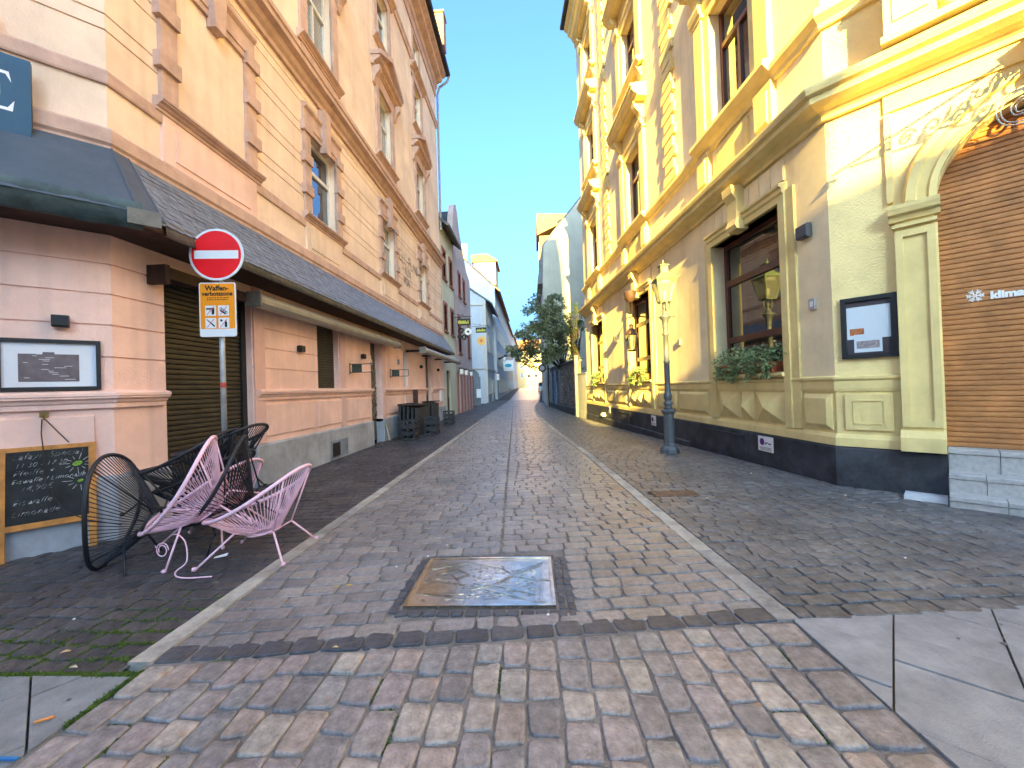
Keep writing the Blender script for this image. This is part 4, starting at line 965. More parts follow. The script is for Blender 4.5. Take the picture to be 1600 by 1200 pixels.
# unseen houses behind the camera, added and shaped to cast the street's shade
M_BACK = mat('rendered_back_house', (.62, .55, .47), .9, .06)
bh = thing('house', 'unseen low house behind the viewer, roofline shaped for the shade edge', 'house', (8, -28, 0))
mb = MB(); mb.box(.3, 24, -36, -22, 0, 9.0); mb.build('wall', M_BACK, bh)
mb = MB(); mb.extr([(.3, -22.0, 9.0), (.3, -24, 11.5), (.3, -34, 11.5), (.3, -36, 9.0)], (2.3, 0, 0)); mb.extr([(2.6, -22.0, 9.0), (2.6, -24, 12.55), (2.6, -34, 12.55), (2.6, -36, 9.0)], (21.4, 0, 0)); mb.build('roof', M_TILE, bh)  # stepped ridge set by where the shade edge should fall
mb = MB(); mb.box(2.42, 2.9, -25, -24, 10.5, 14.2); mb.box(2.36, 2.96, -25.06, -23.94, 14.0, 14.1); mb.build('chimney', M_BACK, bh)  # unseen chimney added to shade the near facade below the cornice
bt = thing('house', 'unseen tall block added behind the viewer to shade the street', 'house', (-10, -30, 0))  # tall block added to keep sun off the street and part of the gable
mb = MB(); mb.box(-24, .1, -38, -22, 0, 28); mb.build('wall', M_BACK, bt); mb = MB(); mb.extr([(-24, -22, 28), (-24, -26, 31.5), (-24, -34, 31.5), (-24, -38, 28)], (24.1, 0, 0)); mb.build('roof', M_SLROOF, bt)

# ------------------------------------------------------------------ garden wall, gate, greenery on the right
gw_ = thing('garden_wall', 'rough grey rubble garden wall with dark coping beyond the yellow house', 'wall', (2.1, 28, -.35))
WA, WB_ = Vector((2.62, 23.6)), Vector((1.62, 33.6)); wd_ = (WB_-WA).normalized(); GWF = frame((WA.x, WA.y, 0), (wd_.x, wd_.y), (-wd_.y, wd_.x)); GL = (WB_-WA).length
mb = MB(GWF); mb.box(0, GL, -.35, 0, -.8, 2.95); mb.build('wall_core', mat('wall_render', (.16, .14, .13), .9, .3, 2, .5, 20), gw_)
mb = MB(GWF); rr = random.Random(9); z = .25
while z < 2.85:
    h = rr.uniform(.12, .24); u = 0
    while u < GL*.55:
        e_ = min(u+rr.uniform(.15, .4), GL); mb.cur = rr.random()
        mb.extr([(u+.012, 0, z+.012), (e_-.012, 0, z+.012+rr.uniform(0, .02)), (e_-.02, 0, min(z+h, 2.93)-.012), (u+.012, 0, min(z+h, 2.93)-.012-rr.uniform(0, .02))], (0, rr.uniform(.02, .055), 0)); u = e_
    z += h
stuff(mb.build('rubble_stones', mat('garden_rubble', (1, 1, 1), .9, .25, 8, .5, 40, attr='rnd', ramp=R4((.13, .12, .125), (.26, .24, .23), (.18, .165, .16), (.32, .29, .26))), gw_, attr='rnd'))
mb = MB(GWF); mb.box(-.05, GL, -.42, .1, 2.95, 3.05); mb.build('coping', M_SLROOF, gw_)
mb = MB(GWF); mb.prism([(0, -.8), (.1, -.8), (.1, .15), (0, .2)], 0, GL); mb.build('footing', M_RPL, gw_)
for i, (u, ww, cc) in enumerate(((6.6, 1.2, (.16, .24, .36)), (4.8, .7, (.20, .19, .18)), (8.6, .8, (.3, .3, .3)))):
    mb = MB(GWF); mb.box(u, u+ww, .03, .07, .1+.3*(i % 2), 2.7); tag(mb.build('board_panel', mat('panel_%d' % i, cc, .7, .3, 5, .2)), ('blue', 'dark grey', 'pale grey')[i]+' weathered board fixed to the garden wall', 'panel')
pg = thing('side_gate', 'pale metal side gate between yellow house and garden wall', 'gate', (2.8, 22.5, -.35))
GA, GB_ = Vector((2.98, 21.4)), Vector((2.70, 23.35)); gd_ = (GB_-GA).normalized(); GTF = frame((GA.x, GA.y, 0), (gd_.x, gd_.y), (-gd_.y, gd_.x)); gl_ = (GB_-GA).length
M_PGATE = mat('pale_gate_paint', (.36, .37, .35), .5, .1, 3, .1)
mb = MB(GTF); mb.box(.06, gl_-.05, -.06, -.02, -.45, 2.15); mb.build('gate_leaf', M_PGATE, pg)
for i in range(6):
    mb = MB(GTF); a = .08+i*(gl_-.15)/6; mb.box(a, a+(gl_-.15)/6-.015, -.02, .0, -.4, 2.1); mb.build('board', M_PGATE, pg)
mb = MB(GTF); mb.box(.03, gl_-.03, -.03, .03, 2.15, 2.2); mb.build('top_rail', M_PGATE, pg)
mb = MB(); p = GTF @ Vector((gl_+.08, .03, 0)); mb.box(p.x-.1, p.x+.1, p.y-.1, p.y+.1, -.8, 3.2); mb.box(p.x-.13, p.x+.13, p.y-.13, p.y+.13, 3.2, 3.27); tag(mb.build('gate_post', mat('white_post', (.50, .47, .40), .8, .08)), 'slim white gate post at the end of the garden wall', 'post')

def leafmat(name, a, b):
    M = mat(name, (1, 1, 1), .6, .05, 5, 0, attr='rnd', ramp=R4(a, b, a)); p = M.node_tree.nodes['Principled BSDF']
    p.inputs['Subsurface Weight'].default_value = 0
    t = M.node_tree.nodes.new('ShaderNodeBsdfTranslucent'); ad = M.node_tree.nodes.new('ShaderNodeMixShader'); ad.inputs[0].default_value = .35
    L = M.node_tree.links; src = p.inputs['Base Color'].links[0].from_socket; L.new(src, t.inputs[0]); L.new(p.outputs[0], ad.inputs[1]); L.new(t.outputs[0], ad.inputs[2]); L.new(ad.outputs[0], M.node_tree.nodes['Material Output'].inputs[0])
    return M
M_LEAF = leafmat('leaf', (.14, .18, .10), (.26, .30, .17)); M_LEAFY = leafmat('leaf_ivy', (.07, .13, .025), (.16, .22, .05)); M_BARK = mat('bark', (.07, .055, .04), .9, .3, 8, .6, 30)
M_LEAFP = leafmat('leaf_planter', (.14, .23, .08), (.34, .42, .22))
def leaves(mb, c, rad, n, size, rr, flat=.5):
    for k in range(n):
        d = Vector((rr.gauss(0, 1), rr.gauss(0, 1), rr.gauss(0, 1))).normalized()*rad*rr.uniform(.25, 1)**.6
        p = Vector(c)+Vector((d.x, d.y, d.z*.8)); a = Vector((rr.gauss(0, 1), rr.gauss(0, 1), rr.gauss(0, flat)-.4)).normalized(); b = a.orthogonal().normalized(); b.rotate(Matrix.Rotation(rr.uniform(0, 6.28), 3, a))
        s = size*rr.uniform(.6, 1.3); mb.cur = rr.random(); m_ = a.cross(b)*s*.12
        mb.poly([tuple(p), tuple(p+a*s*.5+b*s*.32+m_), tuple(p+a*s), tuple(p+a*s*.5-b*s*.32+m_)])
def tree(label, base, top, spread, crowns, nleaf, size, lm, seed, name='tree'):
    rr = random.Random(seed); t = thing(name, label, 'tree', base); mb = MB(); bz = Vector(base); fork = bz+(Vector(top)-bz)*.45
    mb.tube([bz, bz+(fork-bz)*.5+Vector((.05, .05, 0)), fork], [.14, .11, .09], 8)
    for c, r_ in crowns:
        c = Vector(c); mid = fork.lerp(c, .55)+Vector((rr.uniform(-.2, .2), rr.uniform(-.2, .2), .15)); mb.tube([fork, mid, c], [.06, .04, .015], 5)
        for k in range(5): mb.tube([mid.lerp(c, rr.random()), c+Vector((rr.uniform(-1, 1), rr.uniform(-1, 1), rr.uniform(-.6, .8)))*r_*.8], [.015, .004], 4)
    mb.build('trunk', M_BARK, t, True); mb = MB()
    for c, r_ in crowns:
        for k in range(9):
            q = Vector(c)+Vector((rr.gauss(0, .55), rr.gauss(0, .55), rr.gauss(0, .55)))*r_; leaves(mb, q, r_*.42, int(nleaf*r_*r_/9), size, rr)
    mb.build('crown', lm, t, attr='rnd', recalc=False); return t
tree('leafy green tree leaning over the garden wall into the street', (3.1, 29.6, -.4), (1.5, 28, 6.2), 2, [((.6, 27, 5.6), 1.1), ((1.5, 27, 4.7), 1.2), ((-.3, 27.2, 4.5), .95), ((.55, 27, 7.0), .5), ((.62, 27, 7.8), .3), ((1.45, 27, 7.3), .42), ((1.7, 27, 6.2), .95), ((.9, 26.6, 4.0), 1.0), ((2.1, 27.3, 4.3), .9), ((-.55, 27, 5.4), .5), ((1.9, 27.4, 7.2), .6), ((.2, 27.4, 3.7), .7), ((1.15, 27, 6.6), .7), ((2.5, 27.5, 5.4), .7)], 950, .19, M_LEAF, 3)
tree('yellow green climbing shrub on the lit strip beside the yellow house', (2.95, 25.5, -.3), (2.9, 25.5, 5), 1, [((2.75+random.uniform(-.25, .35), 25+random.uniform(-.3, .5), 2.2+.21*k+random.uniform(-.1, .1)), random.uniform(.2, .42)) for k in range(21)]+[((3.3, 25.5, 6.3), .55), ((3.35, 25.3, 5.3), .5)], 800, .11, M_LEAFY, 5, 'climbing_shrub')
tree('green bush growing from the wall of the left houses far down the street', (-4.2, 52.4, 5.4), (-2.6, 52, 6), 1, [((-1.9, 52, 6.6), .9), ((-1.2, 52, 6.0), .6), ((-1.7, 52, 5.4), .6)], 1500, .22, M_LEAF, 8, 'wall_bush')
# ------------------------------------------------------------------ things on and in front of the left house
def awn(label, y0, y1, o, z, r_=.12):
    t = thing('awning_cassette', label, 'awning', (LX+o, y0, z)); mb = MB(LF)
    P_ = [(o+r_*math.cos(a)*(1.15 if math.cos(a) > 0 else .8), z+r_*math.sin(a)) for a in [2*PI*k/14 for k in range(14)]]
    mb.prism(P_, y0, y1); mb.build('cassette', M_AWN, t, False)
    for ya in (y0-.03, y1): mb = MB(LF); mb.box(ya, ya+.03, o-r_*.9, o+r_*1.1, z-r_, z+r_); mb.build('end_cap', M_ZINC, t)
    for k in range(4): mb = MB(LF); y = y0+.3+(y1-y0-.6)*k/3; mb.box(y, y+.08, -.01, o-r_*.7, z-.03, z+.05); mb.build('bracket', M_BLACK, t)
awn('long cream awning cassette under the slate canopy, nearer one', 6.0, 12.6, .3, 3.02)
awn('shorter cream awning cassette under the far end of the canopy', 14.2, 21.3, .7, 2.98)
mb = MB(LF); mb.box(4.62, 6.0, .02, .2, 2.98, 3.12); mb.box(4.56, 4.62, -.01, .24, 2.9, 3.13); tag(mb.build('awning_housing', M_BROWN), 'dark brown awning housing above the closed roller shutter', 'awning')

def wall_lamp(label, F, u, z, s=.13, name='wall_lamp', m_=None):
    t = thing(name, label, 'wall lamp', tuple(F @ Vector((u, .05, z))))
    mb = MB(F); mb.box(u-s*.4, u+s*.4, -.005, .02, z-s*.35, z+s*.35); mb.build('back_plate', M_BLACK, t)
    mb = MB(F); mb.prism([(.02, z-s*.5), (.09, z-s*.5), (.11, z-s*.4), (.11, z+s*.42), (.09, z+s*.5), (.02, z+s*.5)], u-s*.5, u+s*.5); mb.build('lamp_body', m_ or M_BLACK, t)
wall_lamp('small black box lamp above the white framed menu', LC, -.37, 2.34, .12)
wall_lamp('small black box lamp on pink wall between shutter and window', LF, 7.66, 2.41)
wall_lamp('small black box lamp left of the rubble stone recess', LF, 10.6, 2.49)
wall_lamp('small black box lamp right of the narrow white window', LF, 16.3, 2.5)
wall_lamp('small black box lamp right of the dark door', LF, 19.3, 2.5)
wall_lamp('dark grey box lamp right of the big shop window', RF, .38, 3.69, .2, m_=mat('dark_grey_lamp', (.07, .075, .085), .5, .1))
for lab, u, z in (('small black ironwork sign frame left of the stone recess', 9.78, 2.12), ('small black ironwork sign frame right of the stone recess', 12.65, 2.1)):
    t = thing('ironwork_sign', lab, 'sign', (LX, u, z)); mb = MB(LF); L_ = .6
    mb.tube([(u, .05, z-.14), (u, .05, z+.14)], .014, 5); mb.tube([(u, .05, z+.11), (u+.12, L_, z+.11)], .01, 5); mb.tube([(u, .05, z-.1), (u+.12, L_, z-.1)], .01, 5); mb.tube([(u+.12, L_, z+.11), (u+.12, L_, z-.1)], .01, 5); mb.build('frame', M_IRON, t)
    mb = MB(LF); mb.extr([(u+.02, .09, z-.09), (u+.07, .32, z-.09), (u+.07, .32, z+.1), (u+.02, .09, z+.1)], (.012, 0, 0)); mb.build('sign_plate', mat('sign_dark_green', (.04, .05, .035), .6, .3, 20), t)
mb = MB(LF); mb.box(13.5, 13.68, 0, .02, 2.44, 2.62); tag(mb.build('number_plate', mat('blue_grey_enamel', (.25, .28, .36), .4, .1)), 'small blue grey number plate on pink wall', 'plate')
mb = MB(LF); mb.box(19.5, 19.95, 0, .12, .95, 1.5); ac = mb.build('notice_case', M_WHITEP); tag(ac, 'small white case on the wall left of the far door pier', 'case')
t = thing('wall_shelf', 'small dark wall shelf with a brown post beside the stacked crates', 'shelf', (LX, 13.9, 1))
mb = MB(LF); mb.box(13.3, 14.6, .02, .3, 1.03, 1.07); mb.build('board', M_BLACK, t); mb = MB(LF); mb.box(14.35, 14.5, .25, .4, .8, 1.55); mb.build('post', M_BROWN, t)

# name board with the letter E, over the canopy on the corner
t = thing('name_board', 'large blue name board with white serif letter E over the canopy', 'sign', tuple(LC @ Vector((-1.5, .15, 4.1))))
mb = MB(LC); mb.box(-2.8, -.52, .1, .17, 4.0, 4.88); mb.build('board', mat('blue_board', (.022, .075, .14), .5, .15, 2, .1), t)
mb = MB(LC); u1, z0, z1 = -.635, 4.33, 4.71; o = .172
for P_ in ([(u1-.30, z0), (u1-.21, z0), (u1-.21, z1), (u1-.30, z1)], [(u1-.34, z0), (u1-.0, z0), (u1+.012, z0+.11), (u1-.03, z0+.03), (u1-.34, z0+.025)], [(u1-.34, z1), (u1-.02, z1), (u1-.005, z1-.1), (u1-.04, z1-.03), (u1-.34, z1-.025)], [(u1-.21, (z0+z1)/2-.012), (u1-.09, (z0+z1)/2-.012), (u1-.075, (z0+z1)/2-.06), (u1-.075, (z0+z1)/2+.06), (u1-.09, (z0+z1)/2+.012), (u1-.21, (z0+z1)/2+.012)]):
    mb.poly([(a, o, b) for a, b in P_])
mb.build('letter', M_WHITEP, t)
# framed menu on the left corner
def framed(name, label, F, u0, u1, z0, z1, fw, inner):
    t = thing(name, label, 'menu board', tuple(F @ Vector((u0, 0, z0)))); mb = MB(F)
    mb.box(u0, u1, .005, .05, z0, z0+fw); mb.box(u0, u1, .005, .05, z1-fw, z1); mb.box(u0, u0+fw, .005, .05, z0+fw, z1-fw); mb.box(u1-fw, u1, .005, .05, z0+fw, z1-fw); mb.build('frame', M_BLACK, t)
    mb = MB(F); mb.box(u0+fw, u1-fw, .005, .02, z0+fw, z1-fw); mb.build('backing', inner, t); return t
t = framed('framed_menu', 'black framed menu with white mount on the pink corner wall', LC, -.80, -.09, 1.63, 2.15, .035, mat('white_mount', (.72, .74, .78), .5, .03))
mb = MB(LC); mb.box(-.66, -.25, .0205, .023, 1.72, 2.0); mb.box(-.5, -.42, .0205, .023, 2.0, 2.02); s_ = mb.build('menu_sheet', mat('mauve_sheet', (.16, .13, .14), .6, .2, 6), t)
mb = MB(LC); rr = random.Random(2)
for k in range(16): 
    a = rr.uniform(-.64, -.34); z = 1.74+.017*k; mb.box(a, a+rr.uniform(.03, .08), .0232, .024, z, z+.004)
mb.build('print_lines', M_WHITEP, s_)
# chalkboard leaning on the wall
t = thing('chalkboard', 'wooden framed chalkboard with chalk menu leaning on the corner wall', 'chalkboard', tuple(LC @ Vector((-.46, .1, 0))))
LCB = LC @ Matrix.Translation((0, .14, 0)) @ Matrix.Rotation(math.radians(6), 4, 'X')
M_OAK = mat('orange_pine', (.55, .24, .05), .6, .2, 8, .2, 40); u0, u1 = -.80, -.14
mb = MB(LCB); mb.box(u0, u0+.055, -.012, .014, 0.0, 1.08); mb.box(u1-.055, u1, -.012, .014, 0, 1.08); mb.box(u0+.055, u1-.055, -.01, .012, 1.035, 1.078); mb.box(u0+.055, u1-.055, -.01, .012, .28, .335); mb.build('frame', M_OAK, t)
mb = MB(LCB); mb.box(u0+.055, u1-.055, -.005, .004, .335, 1.035); bd = mb.build('slate_panel', mat('blackboard', (.018, .02, .02), .7, .5, 4, .1), t)
M_CHALK = mat('chalk', (.55, .56, .56), .95, .35, 60, .1); mb = MB(LCB)
for body, u, z, sz in (('Lafayi  Special', -.735, .955, .085), ('11:30 - 17:30', -.715, .875, .065), ('Pfeiffe +', -.73, .795, .085), ('Eiswaffe / Limonade', -.735, .725, .062), ('14,90€', -.68, .645, .075), ('Eiswaffe', -.73, .515, .08), ('Limonade', -.735, .41, .08)):
    text_mesh(mb, body, sz, shear=.4, weight=-.004)(u+.02, z, .006, rot=.03)
for cx, cz, r_ in ((-.275, .87, .0), (-.255, .69, 0)):
    for k in range(11):
        a = 2*PI*k/11+.2; l0, l1 = .055, .055+.04*(1+(k % 3)*.4); p, q = Vector((cx+l0*math.cos(a), .006, cz+l0*math.sin(a)*.8)), Vector((cx+l1*math.cos(a), .006, cz+l1*math.sin(a)*.8)); n = Vector((-(q-p).z, 0, (q-p).x)).normalized()*.0022
        mb.poly([tuple(p+n), tuple(q+n), tuple(q-n), tuple(p-n)])
stuff(mb.build('chalk_writing', M_CHALK, bd))
mb = MB(LCB)
for cx, cz, r_ in ((-.275, .87, .036), (-.255, .69, .022)): mb.poly([(cx+r_*math.cos(2*PI*k/12), .0065, cz+.7*r_*math.sin(2*PI*k/12)+.2*r_*math.cos(2*PI*k/12)) for k in range(12)])
mb.build('chalk_flower', mat('green_chalk', (.22, .42, .05), .95, .3, 40), bd)
t = thing('cable_lock', 'thin dark steel cable hanging from the wall hook over the chalkboard', 'cable', tuple(LC @ Vector((-.5, .05, 1.38))))
mb = MB(LC); mb.box(-.53, -.47, 0, .03, 1.36, 1.41); mb.tube([(-.5, .03, 1.38), (-.5, .07, 1.37), (-.49, .06, 1.33)], .008, 5); mb.build('hook', mat('brass', (.3, .2, .07), .4, .2, metal=.8), t)
mb = MB(LC); mb.tube([(-.51, .05, 1.34), (-.515, .06, 1.2), (-.50, .1, 1.06), (-.49, .14, .8), (-.44, .17, .6), (-.36, .2, .42), (-.2, .24, .3), (.05, .3, .2)], .005, 5); mb.tube([(-.49, .05, 1.34), (-.40, .07, 1.2), (-.33, .07, 1.09)], .005, 5); mb.build('cable', M_BLACK, t, True)

# ------------------------------------------------------------------ no-entry sign with the zone plate
t = thing('no_entry_sign', 'round red no entry sign over orange zone plate on grey pole', 'road sign', (-3.75, 4.66, 0))
SGF = frame((-3.75, 4.62, 0), (math.cos(.12), math.sin(.12)), (math.sin(.12), -math.cos(.12)))
mb = MB(); mb.lathe([(.03, -.05), (.03, 3.5)], (-3.745, 4.66, 0), 12); mb.lathe([(.034, 3.5), (.034, 3.52)], (-3.745, 4.66, 0), 12); pole = mb.build('pole', mat('galvanised', (.36, .38, .40), .45, .15, 8, .1, metal=.5), t, True)
mb = MB(); mb.lathe([(.0318, 1.62), (.0318, 1.68)], (-3.745, 4.66, 0), 12); mb.build('sticker', mat('red_sticker', (.6, .08, .06), .6, .3, 30), pole)
def disc(mb, c, z, r_, o, n=48): mb.poly([(c+r_*math.cos(2*PI*k/n), o, z+r_*math.sin(2*PI*k/n)) for k in range(n)])
zc = 3.23; mb = MB(SGF); mb.extr([(.0+.315*math.cos(2*PI*k/48), 0, zc+.315*math.sin(2*PI*k/48)) for k in range(48)], (0, .012, 0)); rd = mb.build('round_plate', M_WHITEP, t)
mb = MB(SGF); disc(mb, 0, zc, .288, .0125); mb.build('red_field', mat('sign_red', (.88, .01, .018), .4, .06, 3, .02), rd)
mb = MB(SGF); mb.poly([(-.255, .0132, zc-.05), (.255, .0132, zc-.05), (.255, .0132, zc+.05), (-.255, .0132, zc+.05)]); mb.build('white_bar', M_WHITEP, rd)
def rrect(u0, u1, z0, z1, r_, o, n=6):
    out = []
    for cx, cz, a0 in ((u1-r_, z0+r_, -PI/2), (u1-r_, z1-r_, 0), (u0+r_, z1-r_, PI/2), (u0+r_, z0+r_, PI)):
        for k in range(n+1): a = a0+PI/2*k/n; out.append((cx+r_*math.cos(a), o, cz+r_*math.sin(a)))
    return out
z0, z1 = 2.235, 2.89; mb = MB(SGF); mb.extr(rrect(-.21, .21, z0, z1, .025, 0), (0, .012, 0)); zp = mb.build('zone_plate', M_WHITEP, t)
mb = MB(SGF); mb.poly(rrect(-.198, .198, z0+.095, z1-.012, .015, .0125)); mb.build('orange_field', mat('sign_orange', (.95, .31, .006), .45, .05, 3, .02), zp)
mb = MB(SGF)
text_mesh(mb, 'Waffen-', .082, weight=.003, align='CENTER')(-.005, z1-.095, .0135); text_mesh(mb, 'verbotszone', .07, weight=.0025, align='CENTER')(0, z1-.158, .0135)
for zz in (z1-.19, z1-.213):
    u = -.12
    while u < .11: l = random.uniform(.015, .035); mb.box(u, u+l, .0128, .0135, zz, zz+.009); u += l+.008
mb.build('plate_lettering', M_BLACKP, zp)
cells = [(-.082, z0+.315), (.068, z0+.315), (-.082, z0+.165), (.068, z0+.165)]; mb = MB(SGF)
for u, z in cells: mb.poly([(u-.062, .0134, z-.062), (u+.062, .0134, z-.062), (u+.062, .0134, z+.062), (u-.062, .0134, z+.062)])
mb.build('pictogram_field', M_WHITEP, zp)
mb = MB(SGF); o = .0140
(u, z) = cells[0]; mb.poly([(u-.05, o, z+.012), (u+.045, o, z+.012), (u+.045, o, z+.032), (u-.05, o, z+.032)]); mb.poly([(u+.012, o, z-.045), (u+.04, o, z-.045), (u+.046, o, z+.011), (u+.016, o, z+.011)]); mb.poly([(u-.012, o, z-.006), (u+.015, o, z-.006), (u+.015, o, z+.0), (u-.012, o, z+.0)])
(u, z) = cells[1]
for k in range(4):
    a0 = Vector((u-.03+.02*k, 0, z+.025-.016*k)); ring = [(a0.x+.015*math.cos(2*PI*j/10), o, a0.z+.015*math.sin(2*PI*j/10)) for j in range(10)]; ri = [(a0.x+.008*math.cos(2*PI*j/10), o, a0.z+.008*math.sin(2*PI*j/10)) for j in range(10)]
    for j in range(10): mb.poly([ring[j], ring[(j+1) % 10], ri[(j+1) % 10], ri[j]])
mb.poly([(u-.045, o, z-.005), (u+.02, o, z-.05), (u+.028, o, z-.035), (u-.04, o, z+.01)])
(u, z) = cells[2]; mb.poly([(u-.05, o, z+.045), (u-.045, o, z+.05), (u+.012, o, z+.0), (u+.004, o, z-.012)]); mb.poly([(u+.004, o, z-.012), (u+.014, o, z+.0), (u+.05, o, z-.034), (u+.04, o, z-.048)])
(u, z) = cells[3]; mb.poly([(u+.01, o, z-.05), (u+.038, o, z-.05), (u+.038, o, z+.015), (u+.01, o, z+.015)]); mb.poly([(u+.016, o, z+.017), (u+.032, o, z+.017), (u+.03, o, z+.036), (u+.016, o, z+.036)]); mb.poly([(u-.04, o, z+.02), (u-.02, o, z+.014), (u-.012, o, z+.03), (u-.026, o, z+.046), (u-.042, o, z+.04)])
mb.build('pictogram', M_BLACKP, zp)
mb = MB(SGF); o = .0146
for u, z in cells:
    mb.poly([(u-.045, o, z-.05), (u-.04, o, z-.055), (u+.045, o, z+.05), (u+.04, o, z+.055)])
mb.build('red_slash', mat('slash_red', (.7, .03, .05), .5, .05), zp)

# ------------------------------------------------------------------ string chairs
def chair_parts(cm, fm):
    cl = Vector((-.02, 0, .56)); al = Vector((.885, 0, .466)); N_ = 48
    def rim(t): return cl+al*(.5*math.cos(t))+Vector((0, 1, 0))*(.40*math.sin(t)*(1+.16*math.cos(t)))+Vector((-.466, 0, .885))*(.04*math.cos(2*t)-.02)
    bc = Vector((.03, 0, .21))
    def bas(t): return bc+Vector((.13*math.cos(t), .13*math.sin(t), .02*math.cos(t)))
    P_ = []
    mb = MB(); mb.tube([rim(2*PI*k/N_) for k in range(N_)], .017, 8, closed=True); P_.append(('rim', mb, fm))
    mb = MB(); mb.tube([bas(2*PI*k/20) for k in range(20)], .013, 6, closed=True); P_.append(('base_ring', mb, fm))
    mb = MB(); NC = 76
    for k in range(NC):
        t = 2*PI*(k+.5)/NC; a, b = rim(t), bas(t+.03); mid = a.lerp(b, .5)+Vector((0, 0, -.015)); mb.tube([a, mid, b], .0042, 4, cap=False)
    P_.append(('cords', mb, cm))
    for sx, t0 in ((-1, 2.45), (1, .62)):
        for sy in (-1, 1):
            mb = MB(); foot = Vector((.37*sx, .34*sy, 0)); node = Vector((.17*sx+.03, .17*sy, .25)); top = rim(t0*sy)
            mb.tube([foot, node], .0095, 6); mb.tube([node, top], .0085, 6); mb.tube([node, bc+Vector((.1*sx, .1*sy, .0))], .008, 5); mb.lathe([(.016, 0), (.016, .03)], tuple(foot), 8); P_.append(('leg', mb, fm))
    return P_
def orient(front, back, nhint):
    fp, bp = Vector(front), Vector(back); A_ = (bp-fp).normalized(); n = Vector(nhint); n = (n-A_*n.dot(A_)).normalized(); y = n.cross(A_)
    al, yl, nl = Vector((.885, 0, .466)), Vector((0, 1, 0)), Vector((-.466, 0, .885))
    L_ = Matrix((al, yl, nl)).transposed(); W_ = Matrix((A_, y, n)).transposed(); R_ = W_ @ L_.transposed()
    c = (fp+bp)/2; M4 = R_.to_4x4(); M4.translation = c-R_ @ Vector((-.02, 0, .56)); return M4
M_PINKC = mat('pink_cord', (.88, .55, .64), .45, .06, 4, .05); M_BLKC = mat('black_cord', (.018, .018, .022), .5, .2, 4, .1)
proto = {}
CHAIRS = [('pink', 'pink string chair standing upright at the kerb, rightmost', (-3.08, 3.62, .33), (-2.19, 3.74, .80), (-.3, 0, 1)),
 ('pink', 'pink string chair tipped steeply forward against the black chair', (-3.58, 3.46, .28), (-2.97, 3.58, 1.13), (-.60, -.40, .50)),
 ('black', 'black string chair tipped forward just behind the tipped pink one', (-3.44, 3.74, .26), (-2.88, 3.84, 1.08), (-.62, -.40, .50)),
 ('black', 'black string chair lying on its side next to the chalkboard', (-3.90, 3.40, .02), (-3.84, 3.44, 1.0), (-.93, -.36, 0)),
 ('black', 'big black string chair on top of the stack, in front of shutter', (-4.15, 3.98, .72), (-3.2, 4.12, 1.14), (-.35, -.1, 1)),
 ('black', 'black string chair in the middle of the stack', (-4.05, 4.1, .50), (-3.1, 4.2, .90), (-.4, 0, 1)),
 ('black', 'rearmost black string chair stacked closest to the shutter', (-4.08, 4.42, .86), (-3.12, 4.4, 1.16), (-.3, 0, 1)),
 ('pink', 'pink string chair at the bottom of the stack', (-3.92, 4.2, .33), (-3.03, 4.12, .80), (-.4, 0, 1))]
for kind, lab, a, b, n in CHAIRS:
    root = thing('string_chair', lab, 'chair', (0, 0, 0), 'string chairs piled by the corner'); root.matrix_world = orient(a, b, n)
    if kind not in proto:
        cm = M_PINKC if kind == 'pink' else M_BLKC; proto[kind] = [mb.build(nm, m_, root, True, local=True) for nm, mb, m_ in chair_parts(cm, cm)]
    else:
        for p in proto[kind]:
            c = p.copy(); COL.objects.link(c); c.parent = root
mb = MB(); P_ = [(-3.3, 3.46, .27), (-3.2, 3.42, .28), (-3.1, 3.38, .22), (-3.05, 3.33, .08), (-3.1, 3.28, .02), (-3.02, 3.2, .012), (-2.9, 3.17, .012), (-2.8, 3.18, .012), (-2.7, 3.2, .01)]
P_ = [Vector(q) for q in P_]; C_ = []
for i in range(len(P_)-1):
    a, b, c, d = P_[max(i-1, 0)], P_[i], P_[i+1], P_[min(i+2, len(P_)-1)]
    for k in range(6): s = k/6; C_.append(.5*((2*b)+(c-a)*s+(2*a-5*b+4*c-d)*s*s+(3*b-a-3*c+d)*s**3))
mb.tube(C_, .006, 6); mb.tube([(-3.3+.06*math.cos(t)*(1-.05*t), 3.36, .17+.07*math.sin(t)*(1-.05*t)) for t in [k*.4 for k in range(26)]], .005, 5); tag(mb.build('loose_cord', M_PINKC, smooth=True), 'loose pink cord curling from the tipped chair onto the cobbles', 'cord')

# ------------------------------------------------------------------ stacked crates and folded furniture by the left wall
M_CRATE = mat('dark_crate_plastic', (.035, .037, .042), .5, .15, 6, .1)
def crate(label, x0, y0, z0, wx, wy, h):
    t = thing('bottle_crate', label, 'crate', (x0+wx/2, y0+wy/2, z0), 'dark bottle crates by the peach house'); mb = MB(); w_ = .025
    for (a, b, c, d) in ((x0, x0+wx, y0, y0+w_), (x0, x0+wx, y0+wy-w_, y0+wy), (x0, x0+w_, y0+w_, y0+wy-w_), (x0+wx-w_, x0+wx, y0+w_, y0+wy-w_)):
        mb.box(a, b, c, d, z0, z0+h*.35); mb.box(a, b, c, d, z0+h*.75, z0+h)
    for cx in (x0, x0+wx-.05):
        for cy in (y0, y0+wy-.05): mb.box(cx+.002, cx+.048, cy+.002, cy+.048, z0+h*.35, z0+h*.75)
    mb.box(x0+wx*.45, x0+wx*.55, y0+.003, y0+w_-.003, z0+h*.35, z0+h*.75); mb.box(x0+wx-w_+.003, x0+wx-.003, y0+wy*.45, y0+wy*.55, z0+h*.35, z0+h*.75); mb.build('shell', M_CRATE, t)
    mb = MB(); mb.box(x0+w_, x0+wx-w_, y0+w_, y0+wy-w_, z0+.004, z0+.02); mb.build('bottom', M_CRATE, t)
